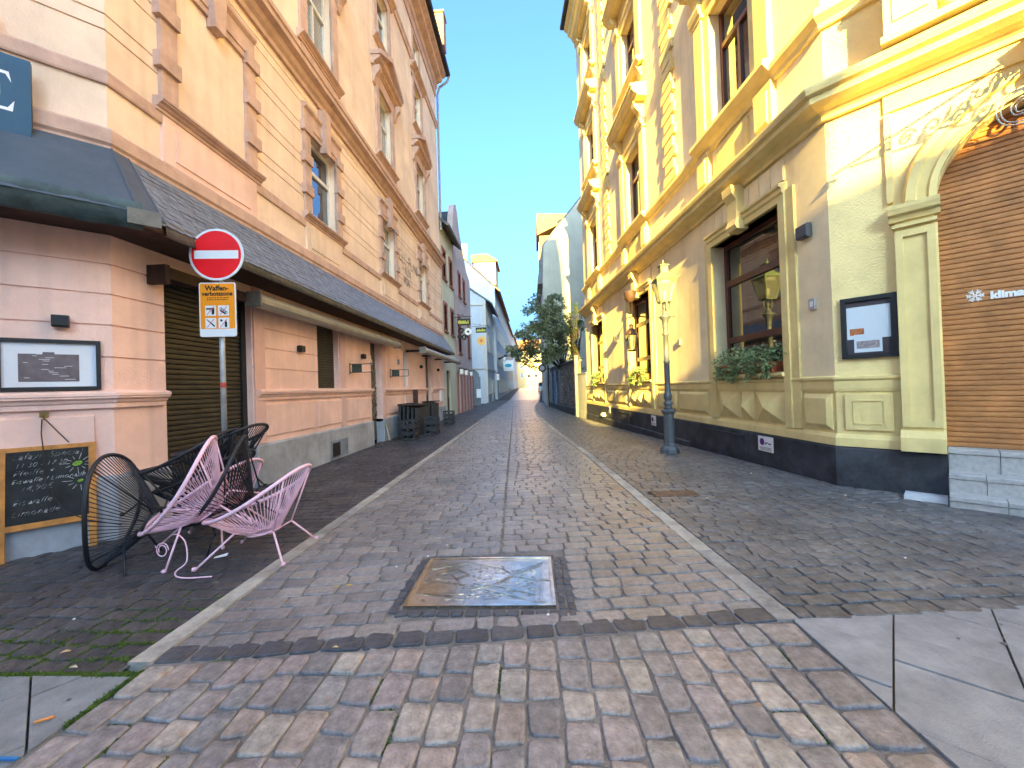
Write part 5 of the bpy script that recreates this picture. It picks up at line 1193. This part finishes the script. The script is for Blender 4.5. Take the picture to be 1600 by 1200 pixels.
ORD = ('lowest', 'middle', 'top')
for nm, x, y in (('nearest', -4.0, 11.9), ('middle', -3.62, 13.2), ('farthest', -3.75, 16.6)):
    for k in range(3): crate('%s dark bottle crate of the %s low stack' % (ORD[k], nm), x, y, .004+.205*k, .42, .55 if nm == 'nearest' else .4, .2)
def folded(label, x0, x1, y0, y1, h, n):
    t = thing('folded_table_stack', label, 'tables', ((x0+x1)/2, (y0+y1)/2, 0)); 
    for k in range(n):
        a = x0+(x1-x0)*k/n; mb = MB(); mb.extr([(a, y0+.03*k, .02), (a, y1, .02), (a+.03, y1, h-.02*k), (a+.03, y0+.03*k, h-.02*k)], ((x1-x0)/n*.55, 0, 0)); mb.build('table_top', M_CRATE, t)
    mb = MB(); mb.box(x0-.02, x1+.05, y0+.1, y1-.1, h, h+.03); mb.build('cover_board', M_BLACK, t)
folded('bulky stack of dark folded tables behind the nearest crates', -4.35, -3.72, 12.7, 14.4, 1.02, 5)
folded('second stack of dark folded tables before the dark door', -4.3, -3.85, 15.3, 16.4, 1.05, 4)
mb = MB(); mb.extr([(-4.45, 12.1, .0), (-4.4, 12.1, .0), (-4.52, 12.1, .5), (-4.54, 12.1, .5)], (0, .05, 0)); tag(mb.build('pale_lath', mat('pale_wood', (.5, .42, .32), .8, .1)), 'thin pale wooden lath leaning on the grey plinth', 'lath')

# ------------------------------------------------------------------ hanging signs and lanterns down the left side
def hang_sign(label, x, y, z, L_, board_w, emblem):
    t = thing('hanging_sign', label, 'sign', (x, y, z)); mb = MB(); mb.tube([(x, y, z+.5), (x+L_, y, z+.55)], .02, 5); mb.tube([(x, y, z+.75), (x+L_*.6, y, z+.56)], .012, 5); mb.tube([(x+L_*.5+.05*math.cos(a), y, z+.66+.05*math.sin(a)) for a in [k*.6 for k in range(10)]], .012, 5); mb.build('bracket', M_IRON, t)
    c = x+L_*.55; mb = MB(); mb.box(c-board_w/2, c+board_w/2, y-.03, y+.03, z, z+.42); b_ = mb.build('board', mat('sign_black', (.02, .022, .02), .5, .2), t)
    mb = MB(); rr = random.Random(int(y)); u = c-board_w*.42
    while u < c+board_w*.38: wd = rr.uniform(.05, .1); mb.box(u, u+wd*.7, y-.035, y-.031, z+.1, z+.2+rr.uniform(0, .12)); u += wd
    mb.build('painted_lettering', mat('sign_yellow', (.65, .6, .05), .5, .1), b_)
    if emblem == 'scroll':
        mb = MB(); 
        for dx, dz, r_ in ((-.2, -.35, .2), (.0, -.75, .18), (-.3, -.7, .12), (.15, -.5, .14)): mb.tube([(c+dx+r_*math.cos(a)*(1-a*.08), y, z+dz+r_*math.sin(a)*(1-a*.08)) for a in [k*.5 for k in range(16)]], .045, 6)
        mb.build('iron_scroll', M_IRON, t)
        mb = MB(); mb.extr([(c+.25+.22*math.cos(2*PI*k/20), y-.05, z-.4+.22*math.sin(2*PI*k/20)) for k in range(20)], (0, .06, 0)); d_ = mb.build('white_disc', M_WHITEP, t)
        mb = MB(); mb.poly([(c+.25+.08*math.cos(2*PI*k/5), y-.055, z-.4+.08*math.sin(2*PI*k/5)) for k in range(5)]); mb.build('dark_spot', M_BLACKP, d_)
    else:
        mb = MB(); n = 24; mb.extr([(c+(.42 if k % 2 else .28)*math.cos(2*PI*k/n), y-.02, z-.65+(.42 if k % 2 else .28)*math.sin(2*PI*k/n)) for k in range(n)], (0, .05, 0)); e_ = mb.build('sun_emblem', mat('gilt', (.75, .42, .10), .4, .1, metal=.3), t)
        mb = MB(); mb.poly([(c+.12*math.cos(2*PI*k/14), y-.025, z-.65+.12*math.sin(2*PI*k/14)) for k in range(14)]); mb.build('face_disc', mat('sun_red', (.6, .16, .08), .5, .1), e_)
hang_sign('black hanging tavern sign with iron scrolls and white disc', -4.62, 24.3, 5.45, 1.1, .8, 'scroll')
hang_sign('hanging tavern sign with gilt sun on the far side of pink house', -4.6, 31.6, 6.0, 1.35, .85, 'sun')
def box_lamp(label, x, y, z):
    t = thing('advertising_lantern', label, 'lantern', (x, y, z)); mb = MB(); mb.tube([(x-.5, y, z+.6), (x, y, z+.6)], .025, 5); mb.box(x-.18, x+.18, y-.15, y+.15, z+.78, z+.86); mb.box(x-.18, x+.18, y-.15, y+.15, z-.02, z+.04); mb.build('case', M_SANDST, t)
    mb = MB(); mb.box(x-.14, x+.14, y-.12, y+.12, z+.04, z+.78); mb.build('lamp_glass', M_WHITEP, t)
box_lamp('low red framed lantern with white glass on white house', -3.9, 47, 1.8+.6); box_lamp('high red framed lantern with white glass further along', -3.7, 57, 5.4)
t = thing('projecting_sign', 'square white projecting sign with turquoise mark far down the left side', 'sign', (-3.3, 60, 4.2)); mb = MB(); mb.box(-4.1, -2.6, 60, 60.12, 4.1, 5.7); b_ = mb.build('board', M_WHITEP, t); mb = MB(); mb.extr([(-3.35+.55*math.cos(a), 59.97, 4.9+.28*math.sin(a)) for a in [k*.5 for k in range(12)]], (0, .02, 0)); mb.build('turquoise_mark', mat('turquoise', (.02, .38, .55), .5, .1), b_)
# round lamp on a dark post by the garden wall
t = thing('round_lamp_post', 'dark post with round white disc lamp at the end of the garden wall', 'lamp', (1.25, 32, -.3)); mb = MB(); mb.tube([(1.4, 32, -.4), (1.4, 32, 3.2)], .06, 8); mb.tube([(1.4, 32, 2.9), (.95, 32, 2.95)], .03, 6); mb.build('post', M_IRON, t)
mb = MB(); mb.extr([(.92+.33*math.cos(2*PI*k/24), 31.95, 3.0+.33*math.sin(2*PI*k/24)) for k in range(24)], (0, .12, 0)); mb.build('ring', M_IRON, t); mb = MB(); mb.extr([(.92+.2*math.cos(2*PI*k/24), 31.93, 3.0+.2*math.sin(2*PI*k/24)) for k in range(24)], (0, .01, 0)); mb.build('lamp_disc', M_WHITEP, t)
# parked van far away
t = thing('parked_van', 'small blue and white van parked at the far end of the street', 'van', (2.1, 74, .57)); bz = gz(2, 74)
mb = MB(); prof = [(73, .35), (73, .95), (73.5, 1.1), (74.2, 1.85), (77.6, 1.9), (77.7, .4)]; mb.extr([(1.3, y, bz+z) for y, z in prof], (1.7, 0, 0)); mb.build('body', mat('van_white_blue', (.45, .55, .68), .3, .1), t)
mb = MB(); mb.extr([(1.4, 73.45, bz+1.12), (2.9, 73.45, bz+1.12), (2.85, 74.12, bz+1.8), (1.45, 74.12, bz+1.8)], (0, -.03, .01)); mb.build('windscreen', M_GLASS, t)
for x in (1.35, 2.8):
    for y in (73.7, 76.8): mb = MB(); mb.extr([(x, y+.33*math.cos(2*PI*k/14), bz+.33+.33*math.sin(2*PI*k/14)) for k in range(14)], (.18, 0, 0)); mb.build('wheel', M_BLACK, t)
for x in (1.45, 2.65): mb = MB(); mb.box(x, x+.22, 72.97, 73.0, bz+.72, bz+.9); mb.build('headlight', M_WHITEP, t)

# ------------------------------------------------------------------ right side: gas lamp
M_LAMP = mat('grey_lamp_paint', (.075, .085, .10), .5, .12, 8, .15, spec=.5); M_PATINA = mat('pale_green_patina', (.14, .19, .10), .5, .12, 6, .1)
LPX, LPY = 3.04, 9.02; LPZ = gz(LPX, LPY)
t = thing('street_lamp', 'grey cast iron gas street lamp with pale green lantern on the right pavement', 'street lamp', (LPX, LPY, LPZ)); c = (LPX, LPY, LPZ)
mb = MB(); mb.lathe([(.20, -.03), (.20, .08), (.17, .14), (.13, .17), (.13, .2), (.115, .22), (.11, .86), (.13, .88), (.155, .92), (.155, .95), (.1, .98)], c, 8, PI/8); ped = mb.build('pedestal', M_LAMP, t)
for k in range(8):
    a = 2*PI*k/8; d = Vector((math.cos(a), math.sin(a), 0)); n = Vector((-d.y, d.x, 0)); p = Vector(c)+d*.1035; mb = MB(); mb.extr([tuple(p-n*.026+Vector((0, 0, .28))), tuple(p+n*.026+Vector((0, 0, .28))), tuple(p+n*.026+Vector((0, 0, .8))), tuple(p-n*.026+Vector((0, 0, .8)))], tuple(d*.008)); mb.build('flute_panel', M_LAMP, ped)
mb = MB(); mb.lathe([(.1, .97), (.08, 1.02), (.075, 1.05), (.1, 1.09), (.1, 1.12), (.06, 1.16), (.085, 1.2), (.085, 1.3), (.07, 1.34), (.062, 1.36), (.06, 2.0), (.068, 2.01), (.068, 2.05), (.057, 2.06), (.05, 2.62), (.075, 2.63), (.075, 2.66), (.055, 2.68), (.055, 2.78), (.065, 2.8), (.06, 2.83), (.07, 2.95), (.12, 3.02), (.13, 3.04), (.07, 3.08), (.05, 3.14), (.04, 3.2), (.06, 3.25), (.03, 3.3), (.03, 3.4)], c, 16); mb.build('shaft', M_LAMP, t, True)
mb = MB(); mb.tube([(LPX-.22, LPY, LPZ+3.04), (LPX+.22, LPY, LPZ+3.04)], .012, 6)
for s in (-1, 1):
    mb.tube([(LPX+s*.02, LPY, LPZ+3.12), (LPX+s*.1, LPY, LPZ+3.2), (LPX+s*.11, LPY, LPZ+3.36)], .012, 6); mb.tube([(LPX, LPY+s*.02, LPZ+3.12), (LPX, LPY+s*.1, LPZ+3.2), (LPX, LPY+s*.11, LPZ+3.36)], .012, 6)
mb.build('ladder_bar', M_LAMP, t)
mb = MB(); zb, zt = LPZ+3.37, LPZ+3.86; hb, ht = .115, .215
for sx, sy in ((-1, -1), (1, -1), (1, 1), (-1, 1)): mb.tube([(LPX+sx*hb, LPY+sy*hb, zb), (LPX+sx*ht, LPY+sy*ht, zt)], .012, 5)
for h, z in ((hb, zb), (ht, zt)): mb.tube([(LPX-h, LPY-h, z), (LPX+h, LPY-h, z), (LPX+h, LPY+h, z), (LPX-h, LPY+h, z)], .014, 5, closed=True)
for s in (-1, 1): mb.tube([(LPX+s*ht, LPY-ht, zt), (LPX+s*(ht+.06), LPY-ht-.05, zt+.03)], .01, 5)
mb.lathe([(.30, zt+.0), (.30, zt+.015), (.12, zt+.14), (.11, zt+.16), (.11, zt+.3), (.15, zt+.31), (.15, zt+.325), (.05, zt+.36), (.012, zt+.38), (.02, zt+.4), (.004, zt+.46)], (LPX, LPY, 0), 4, PI/4); mb.build('lantern_frame', M_PATINA, t)
M_LGL = mat('lantern_glass', (.62, .66, .52), .1, .03, 4, .05); pn = M_LGL.node_tree.nodes['Principled BSDF']; pn.inputs['Transmission Weight'].default_value = .85; pn.inputs['IOR'].default_value = 1.1
for sx, sy in ((0, -1), (1, 0), (0, 1), (-1, 0)):
    mb = MB(); P_ = []
    for h, z in ((hb, zb), (ht, zt)):
        for s in (-1, 1): P_.append((LPX+(sx*h if sx else s*h), LPY+(sy*h if sy else s*h), z))
    mb.poly([P_[0], P_[1], P_[3], P_[2]]); mb.build('lantern_pane', M_LGL, t)
mb = MB(); mb.lathe([(.02, LPZ+3.4), (.04, LPZ+3.5), (.045, LPZ+3.58), (.02, LPZ+3.62)], (LPX, LPY, 0), 10); mb.lathe([(.15, zt-.1), (.16, zt-.02)], (LPX, LPY, 0), 10); mb.build('gas_burner', M_WHITEP, t, True)
# hanging lantern in front of the second shop window
hx = RF @ Vector((6.75, .55, 0)); t = thing('hanging_lantern', 'old brass lantern hanging from a dark bowl before the middle shop window', 'lantern', (hx.x, hx.y, 2.5)); mb = MB()
mb.lathe([(.02, 4.0), (.1, 4.05), (.17, 4.15), (.19, 4.3), (.19, 4.36)], (hx.x, hx.y, 0), 14); mb.tube([(hx.x, hx.y, 4.34), tuple(RF @ Vector((6.75, .0, 4.42)))], .03, 6); mb.build('ceiling_bowl', M_BROWN, t, True)
mb = MB()
for s in (-1, 1): mb.tube([(hx.x+s*.05, hx.y, 4.05), (hx.x+s*.03, hx.y, 3.3)], .007, 5)
mb.build('chain', M_BROWN, t)
mb = MB(); mb.lathe([(.22, 3.02), (.2, 3.06), (.1, 3.2), (.07, 3.22), (.07, 3.3), (.1, 3.31), (.02, 3.36)], (hx.x, hx.y, 0), 6); mb.lathe([(.1, 2.5), (.13, 2.52), (.13, 2.55)], (hx.x, hx.y, 0), 6)
for k in range(6): a = 2*PI*k/6; mb.tube([(hx.x+.13*math.cos(a), hx.y+.13*math.sin(a), 2.55), (hx.x+.2*math.cos(a), hx.y+.2*math.sin(a), 3.02)], .01, 5)
mb.build('lantern_frame', M_BROWN, t)
for k in range(6):
    a, b = 2*PI*k/6, 2*PI*(k+1)/6; mb = MB(); mb.poly([(hx.x+.12*math.cos(a), hx.y+.12*math.sin(a), 2.56), (hx.x+.12*math.cos(b), hx.y+.12*math.sin(b), 2.56), (hx.x+.19*math.cos(b), hx.y+.19*math.sin(b), 3.01), (hx.x+.19*math.cos(a), hx.y+.19*math.sin(a), 3.01)]); mb.build('lantern_pane', M_LGL, t)
# flower boxes
M_TERRA = mat('terracotta', (.36, .10, .045), .8, .15, 6, .3)
def planter(label, s0, s1, seed, n=420, r_=.2):
    c = (s0+s1)/2; t = thing('flower_box', label, 'flower box', tuple(RF @ Vector((c, .02, 1.62)))); mb = MB(RF)
    A_ = [(s0+.03, -.06, 1.622), (s1-.03, -.06, 1.622), (s1-.03, .1, 1.622), (s0+.03, .1, 1.622)]; B_ = [(s0, -.09, 1.80), (s1, -.09, 1.80), (s1, .13, 1.80), (s0, .13, 1.80)]; ia = [mb.P(*p) for p in A_]; ib = [mb.P(*p) for p in B_]
    for k in range(4): mb.face(ia[k], ia[(k+1) % 4], ib[(k+1) % 4], ib[k])
    mb.face(*ia); mb.face(*ib); mb.box(s0-.01, s1+.01, .13, .14, 1.76, 1.80); mb.build('box', M_TERRA, t)
    mb = MB(RF); rr = random.Random(seed); k = 0; L_ = s1-s0
    while k < 7: q = (s0+L_*rr.random(), rr.uniform(-.05, .12), 1.84+rr.uniform(0, .14)); leaves(mb, q, r_*rr.uniform(.7, 1.1), n//7, .07, rr); k += 1
    for k in range(7):
        u = s0+L_*rr.random(); 
        for j in range(int(rr.uniform(2, 7))): leaves(mb, (u+rr.gauss(0, .02), .16+.01*j, 1.75-.05*j), .06, 16, .06, rr)
    mb.build('foliage', M_LEAFP, t, attr='rnd', recalc=False)
planter('terracotta flower box with trailing greenery, left half of the big shop window', 1.95, 2.75, 1, 560, .33); planter('terracotta flower box with trailing greenery, right half of the big shop window', 1.1, 1.75, 2, 520, .33)
planter('flower box with green leaves on the middle shop window sill', 6.8, 8.3, 3, 600, .22); planter('sunlit yellow green flower box on the far shop window sill', 12.2, 13.8, 4, 600, .24)
# towing notices on the plinth
def notice(label, s0, s1, z0, z1):
    t = thing('no_stopping_notice', label, 'notice', tuple(RF @ Vector((s0, .06, z0))), 'white notices on the charcoal plinth'); mb = MB(RF); mb.box(s0, s1, .057, .064, z0, z1); b_ = mb.build('plate', M_WHITEP, t); w_ = s1-s0; h_ = z1-z0
    mb = MB(RF); disc(mb, s1-w_*.28, z1-h_*.38, h_*.24, .0665, 20); mb.build('purple_disc', mat('purple_print', (.10, .01, .17), .5, .1), b_)
    mb = MB(RF); o = .0668; a = s0+w_*.12; zz = z1-h_*.42
    mb.poly([(a, o, zz-.02), (a+w_*.2, o, zz-.02), (a+w_*.2, o, zz), (a, o, zz)]); mb.poly([(a+w_*.22, o, zz+.0), (a+w_*.24, o, zz+.02), (a+w_*.42, o, zz-.01), (a+w_*.4, o, zz-.03)])
    for k in range(3): mb.poly([(s0+w_*.1, o, z0+h_*(.08+.08*k)), (s1-w_*.1, o, z0+h_*(.08+.08*k)), (s1-w_*.1, o, z0+h_*(.11+.08*k)), (s0+w_*.1, o, z0+h_*(.11+.08*k))])
    mb.build('print', M_BLACKP, b_)
notice('white towing notice with purple disc below the big shop window', 1.23, 1.62, .24, .50); notice('white towing notice left of the street lamp pedestal', 6.3, 6.65, .22, .52); notice('small white notice on the far end of the charcoal plinth', 11.15, 11.42, .3, .58)
mb = MB(RF); mb.prism([(.05, .1), (.16, .1), (.17, .16), (.12, .24), (.05, .26)], 12.0, 12.4); tag(mb.build('vent_cowl', M_WHITEP), 'small white vent cowl on the charcoal plinth', 'vent')
mb = MB(RF); mb.box(.27, .38, .0, .035, 2.51, 2.67); ic = mb.build('intercom', mat('intercom_grey', (.38, .37, .37), .4, .1)); tag(ic, 'small grey intercom plate on cream wall left of the menu case', 'intercom'); mb = MB(RF); mb.box(.3, .35, .035, .04, 2.55, 2.63); mb.build('button_panel', M_WHITEP, ic)
mb = MB(RF); mb.box(4.6, 4.72, .0, .05, 2.45, 2.6); tag(mb.build('wall_socket', mat('socket_grey', (.25, .24, .25), .5, .1)), 'little grey wall socket right of the street lamp', 'socket')
mb = MB(RF); mb.extr([(9.9, .0, 3.15), (10.2, .0, 3.2), (10.05, .0, 3.4)], (0, .15, 0)); tag(mb.build('corner_light', M_RT), 'tiny ochre spotlight on the lit wall between shop windows', 'spotlight')
# menu case on the chamfer
t = framed('menu_case', 'black menu case with papers beside the arched door', RC, .09, .65, 1.74, 2.56, .055, mat('purple_grey_felt', (.06, .05, .06), .8, .2))
M_PAPER = mat('paper', (.55, .62, .68), .7, .03)
mb = MB(RC); mb.box(.15, .585, .0205, .022, 2.0, 2.43); mb.box(.22, .5, .0222, .0235, 1.82, 2.06); sh_ = mb.build('paper_sheet', M_PAPER, t)
mb = MB(RC); mb.box(.18, .325, .0222, .023, 2.05, 2.14); mb.build('printed_strip', mat('orange_print', (.5, .16, .05), .6, .4, 40), sh_); mb = MB(RC); mb.box(.245, .475, .0236, .0245, 1.87, 1.97); mb.build('photo_print', mat('photo_print', (.16, .13, .15), .6, .5, 30, col2=(.4, .36, .36)), sh_)
# wrought iron sign bracket over the door and the wire rings
t = thing('sign_bracket', 'wrought iron scroll bracket projecting over the arched door', 'bracket', tuple(RC @ Vector((1.85, 0, 4.6)))); U = 1.85; mb = MB(RC)
mb.tube([(U, 0, 5.02), (U, 1.95, 5.06)], .02, 6); mb.tube([(U, 0, 4.25), (U, .35, 4.42), (U, .8, 4.66), (U, 1.3, 4.86), (U, 1.75, 5.02)], .018, 6); mb.tube([(U, .02, 4.1), (U, .02, 5.3)], .02, 6)
def scroll(oc, zc, r_, turns, st, w_=.015, sg=1):
    mb.tube([(U, oc+sg*r_*(1-k/26)*math.cos(st+turns*2*PI*k/24), zc+r_*(1-k/26)*math.sin(st+turns*2*PI*k/24)) for k in range(24)], w_, 5)
for oc, zc, r_, st, sg in ((.3, 4.72, .2, 0, 1), (.62, 4.82, .15, 2, 1), (.55, 4.62, .1, 1, -1), (.9, 4.86, .12, 3, 1), (1.15, 4.92, .09, 0, -1), (1.38, 4.96, .07, 2, 1), (.16, 4.45, .12, 1, 1), (.35, 4.9, .1, 4, -1), (.78, 4.72, .08, 0, 1), (1.0, 4.78, .06, 1, -1), (.1, 4.8, .1, 0, 1)): scroll(oc, zc, r_, 1.6, st, sg=sg)
for k in range(14): mb.tube([(U+.02*math.sin(k), .12+.05*k, 4.95-.03*(k % 4)), (U, .16+.05*k, 4.84-.03*(k % 3))], .011, 4)
for dx in (-.05, .03, .08): mb.ball((U, 1.97+dx*.6, 5.02-abs(dx)), .035, 8, 5)
mb.build('scrollwork', M_IRON, t, True)
t = thing('wire_rings', 'coil of pale wire rings hanging at the arch of the door', 'rings', tuple(RC @ Vector((1.72, .3, 4.3)))); 
for r_ in (.19, .16, .09, .06):
    mb = MB(RC); mb.tube([(1.68+r_*math.cos(2*PI*k/28), .28+.02*math.sin(k), 4.27+r_*math.sin(2*PI*k/28)) for k in range(28)], .007, 5, closed=True); mb.build('ring', mat('pale_wire', (.5, .5, .48), .4, .1), t, True)
mb = MB(RC); mb.box(.66, 1.02, .06, .36, -.04, .045); tag(mb.build('marble_threshold', mat('pale_marble', (.62, .64, .66), .5, .08, 6)), 'pale marble block at the foot of the charcoal plinth by the steps', 'stone block')

# ------------------------------------------------------------------ bronze map plate and covers in the paving
M_BRZ = mat('bronze', (.52, .47, .40), .27, .25, 3, .0, 40, metal=.9, spec=.5); M_BRZD = mat('bronze_worn', (.55, .48, .38), .2, .2, 10, .06, 60, metal=.9)
t = thing('map_plate', 'bronze relief map plate set into the cobbled road', 'plate', (-.42, 3.11, 0)); X0, X1, Y0, Y1 = -.94, .12, 2.72, 3.50
mb = MB(); mb.box(X0, X1, Y0, Y1, -.05, .008); pb = mb.build('plate', M_BRZ, t)
mb = MB()
for a, b, c, d in ((X0, X1, Y0, Y0+.022), (X0, X1, Y1-.022, Y1), (X0, X0+.022, Y0+.022, Y1-.022), (X1-.022, X1, Y0+.022, Y1-.022)): mb.box(a, b, c, d, .008, .015)
mb.build('rim', M_BRZD, pb)
mb = MB(); rr = random.Random(6)
def ridge(p, q, h=.0055, w_=.004, zt=.0135):
    p, q = Vector((*p, 0)), Vector((*q, 0)); n = Vector((-(q-p).y, (q-p).x, 0)).normalized()*w_; P_ = [p+n, q+n, q-n, p-n]; mb.extr([(v.x, v.y, .0085) for v in P_], (0, 0, zt-.0085))
streets = [((-.90, 3.1), (-.55, 3.02)), ((-.55, 3.02), (-.52, 2.76)), ((-.88, 3.3), (-.6, 3.42)), ((-.6, 3.42), (-.3, 3.3)), ((-.3, 3.3), (-.2, 3.18)), ((-.2, 3.18), (-.34, 3.02)), ((-.34, 3.02), (-.52, 2.96)), ((-.2, 3.18), (.03, 3.36)), ((-.2, 3.22), (.05, 3.40)), ((-.2, 3.18), (.0, 3.08)), ((.03, 3.38), (-.02, 2.78)), ((.055, 3.38), (.02, 2.78)), ((-.34, 3.02), (-.03, 2.88)), ((-.4, 2.96), (-.1, 2.82)), ((.0, 3.1), (.1, 3.08)), ((-.7, 3.2), (-.62, 3.08)), ((-.82, 3.2), (-.7, 3.34)), ((-.85, 2.9), (-.62, 2.86)), ((-.62, 2.86), (-.6, 2.76)), ((-.75, 3.22), (-.66, 3.28)), ((-.66, 3.28), (-.56, 3.2)), ((-.56, 3.2), (-.64, 3.12))]
for p, q in streets: ridge(p, q); ridge((p[0]+.012, p[1]-.015), (q[0]+.012, q[1]-.015), w_=.0025)
for k in range(210):
    x, y = rr.uniform(-.52, -.04), rr.uniform(2.82, 3.34); l = rr.uniform(.01, .03); ridge((x, y), (x+l, y+rr.uniform(-.006, .006)), w_=.0035, zt=.0115)
for k in range(60):
    x, y = rr.uniform(-.88, -.55), rr.uniform(2.8, 3.4); ridge((x, y), (x+rr.uniform(.01, .04), y+rr.uniform(-.02, .02)), w_=.003, zt=.011)
x = -.46
while x < -.02: l = rr.uniform(.01, .022); ridge((x, 3.445), (x+l, 3.445), w_=.009, zt=.0125); x += l+.007
for a, b, c, d in ((.04, .09, 2.76, 3.06), (.045, .09, 3.1, 3.4), (-.9, -.6, 2.9, 3.06)): mb.box(a, b, c, d, .0085, .0108)
mb.build('relief', M_BRZD, pb)
t = thing('drain_cover', 'rusty rectangular cover in the right pavement', 'cover', (1.87, 5.46, 0)); mb = MB(); z = gz(1.9, 5.4); mb.box(1.6, 2.17, 5.32, 5.60, z-.05, z+.008); cv = mb.build('lid', mat('rusty_iron', (.14, .085, .06), .6, .35, 12, .4), t); mb = MB(); mb.box(1.57, 1.6, 5.32, 5.6, z-.05, z+.002); mb.build('slot', M_BLACKP, t)

# ------------------------------------------------------------------ litter
def leaf(label, x, y, s, col, ang, z=None):
    z = (gz(x, y)+.012) if z is None else z; mb = MB(); d = Vector((math.cos(ang), math.sin(ang), 0))*s; n = Vector((-d.y, d.x, 0))*.45; c = Vector((x, y, z))
    mb.face(mb.P(*(c-d)), mb.P(*(c+n+Vector((0, 0, s*.3)))), mb.P(*(c+d)), mb.P(*(c+d*.1+Vector((0, 0, s*.05))))); mb.face(mb.P(*(c-d)), mb.P(*(c-n+Vector((0, 0, s*.25)))), mb.P(*(c+d)), mb.P(*(c+d*.1+Vector((0, 0, s*.05)))))
    tag(mb.build('fallen_leaf', mat('dry_leaf_'+label[:6], col, .7, .2, 40), recalc=False), label, 'leaf', 'fallen leaves')
leaf('curled yellow leaf on the road left of the map plate', -1.46, 3.02, .03, (.55, .36, .05), .2); leaf('ochre leaf fragment just left of the curled yellow leaf', -1.55, 3.0, .022, (.5, .36, .1), .5); leaf('pale brown leaf on the dark basalt band', -1.2, 2.29, .022, (.5, .36, .16), 0); leaf('orange brown leaf on the mossy left pavement', -2.83, 2.25, .03, (.55, .33, .14), .4); leaf('beige leaf at the slab edge in the moss', -2.62, 2.12, .028, (.5, .42, .25), 0); leaf('brown leaf on the granite door step', 4.98, 4.25, .035, (.25, .12, .07), .5, .14)
mb = MB(); mb.tube([(-2.37, 1.755, .012), (-2.315, 1.79, .012)], .006, 8); b_ = mb.build('cigarette_end', mat('orange_filter', (.75, .27, .06), .8, .1), None, True); tag(b_, 'orange cigarette end on the left slab', 'litter')
mb = MB(); mb.box(-2.30, -2.21, 1.575, 1.587, .004, .012); tag(mb.build('plastic_strip', mat('blue_plastic', (.02, .16, .42), .4, .1)), 'bright blue plastic strip at the slab edge', 'litter')
mb = MB(); mb.extr([(-2.99, 3.55, .012), (-2.9, 3.6, .014), (-2.91, 3.63, .03), (-3.0, 3.58, .016)], (0, 0, .002)); tag(mb.build('paper_scrap', M_WHITEP), 'white paper scrap on the cobbles under the chairs', 'litter')
rr = random.Random(31); SP = [(-.86, 3.8, 'left of the seam'), (-.98, 3.55, 'near the map plate corner'), (.06, 2.62, 'below the map plate'), (3.5, 6.6, 'near the charcoal plinth'), (2.2, 5.2, 'right of the rusty cover'), (3.0, 3.4, 'on the right pavement near the slabs'), (-3.2, 2.6, 'on the mossy left pavement'), (3.9, 5.2, 'beside the marble block'), (-1.2, 3.35, 'between leaf and map plate')]
for x, y, wh in SP:
    mb = MB(); s = rr.uniform(.008, .014); mb.lathe([(s*.6, 0), (s, s*.4), (s*.5, s*.9)], (x, y, gz(x, y)+.004), 6); tag(mb.build('litter_speck', M_WHITEP), 'small white litter speck '+wh, 'litter', 'white litter specks')
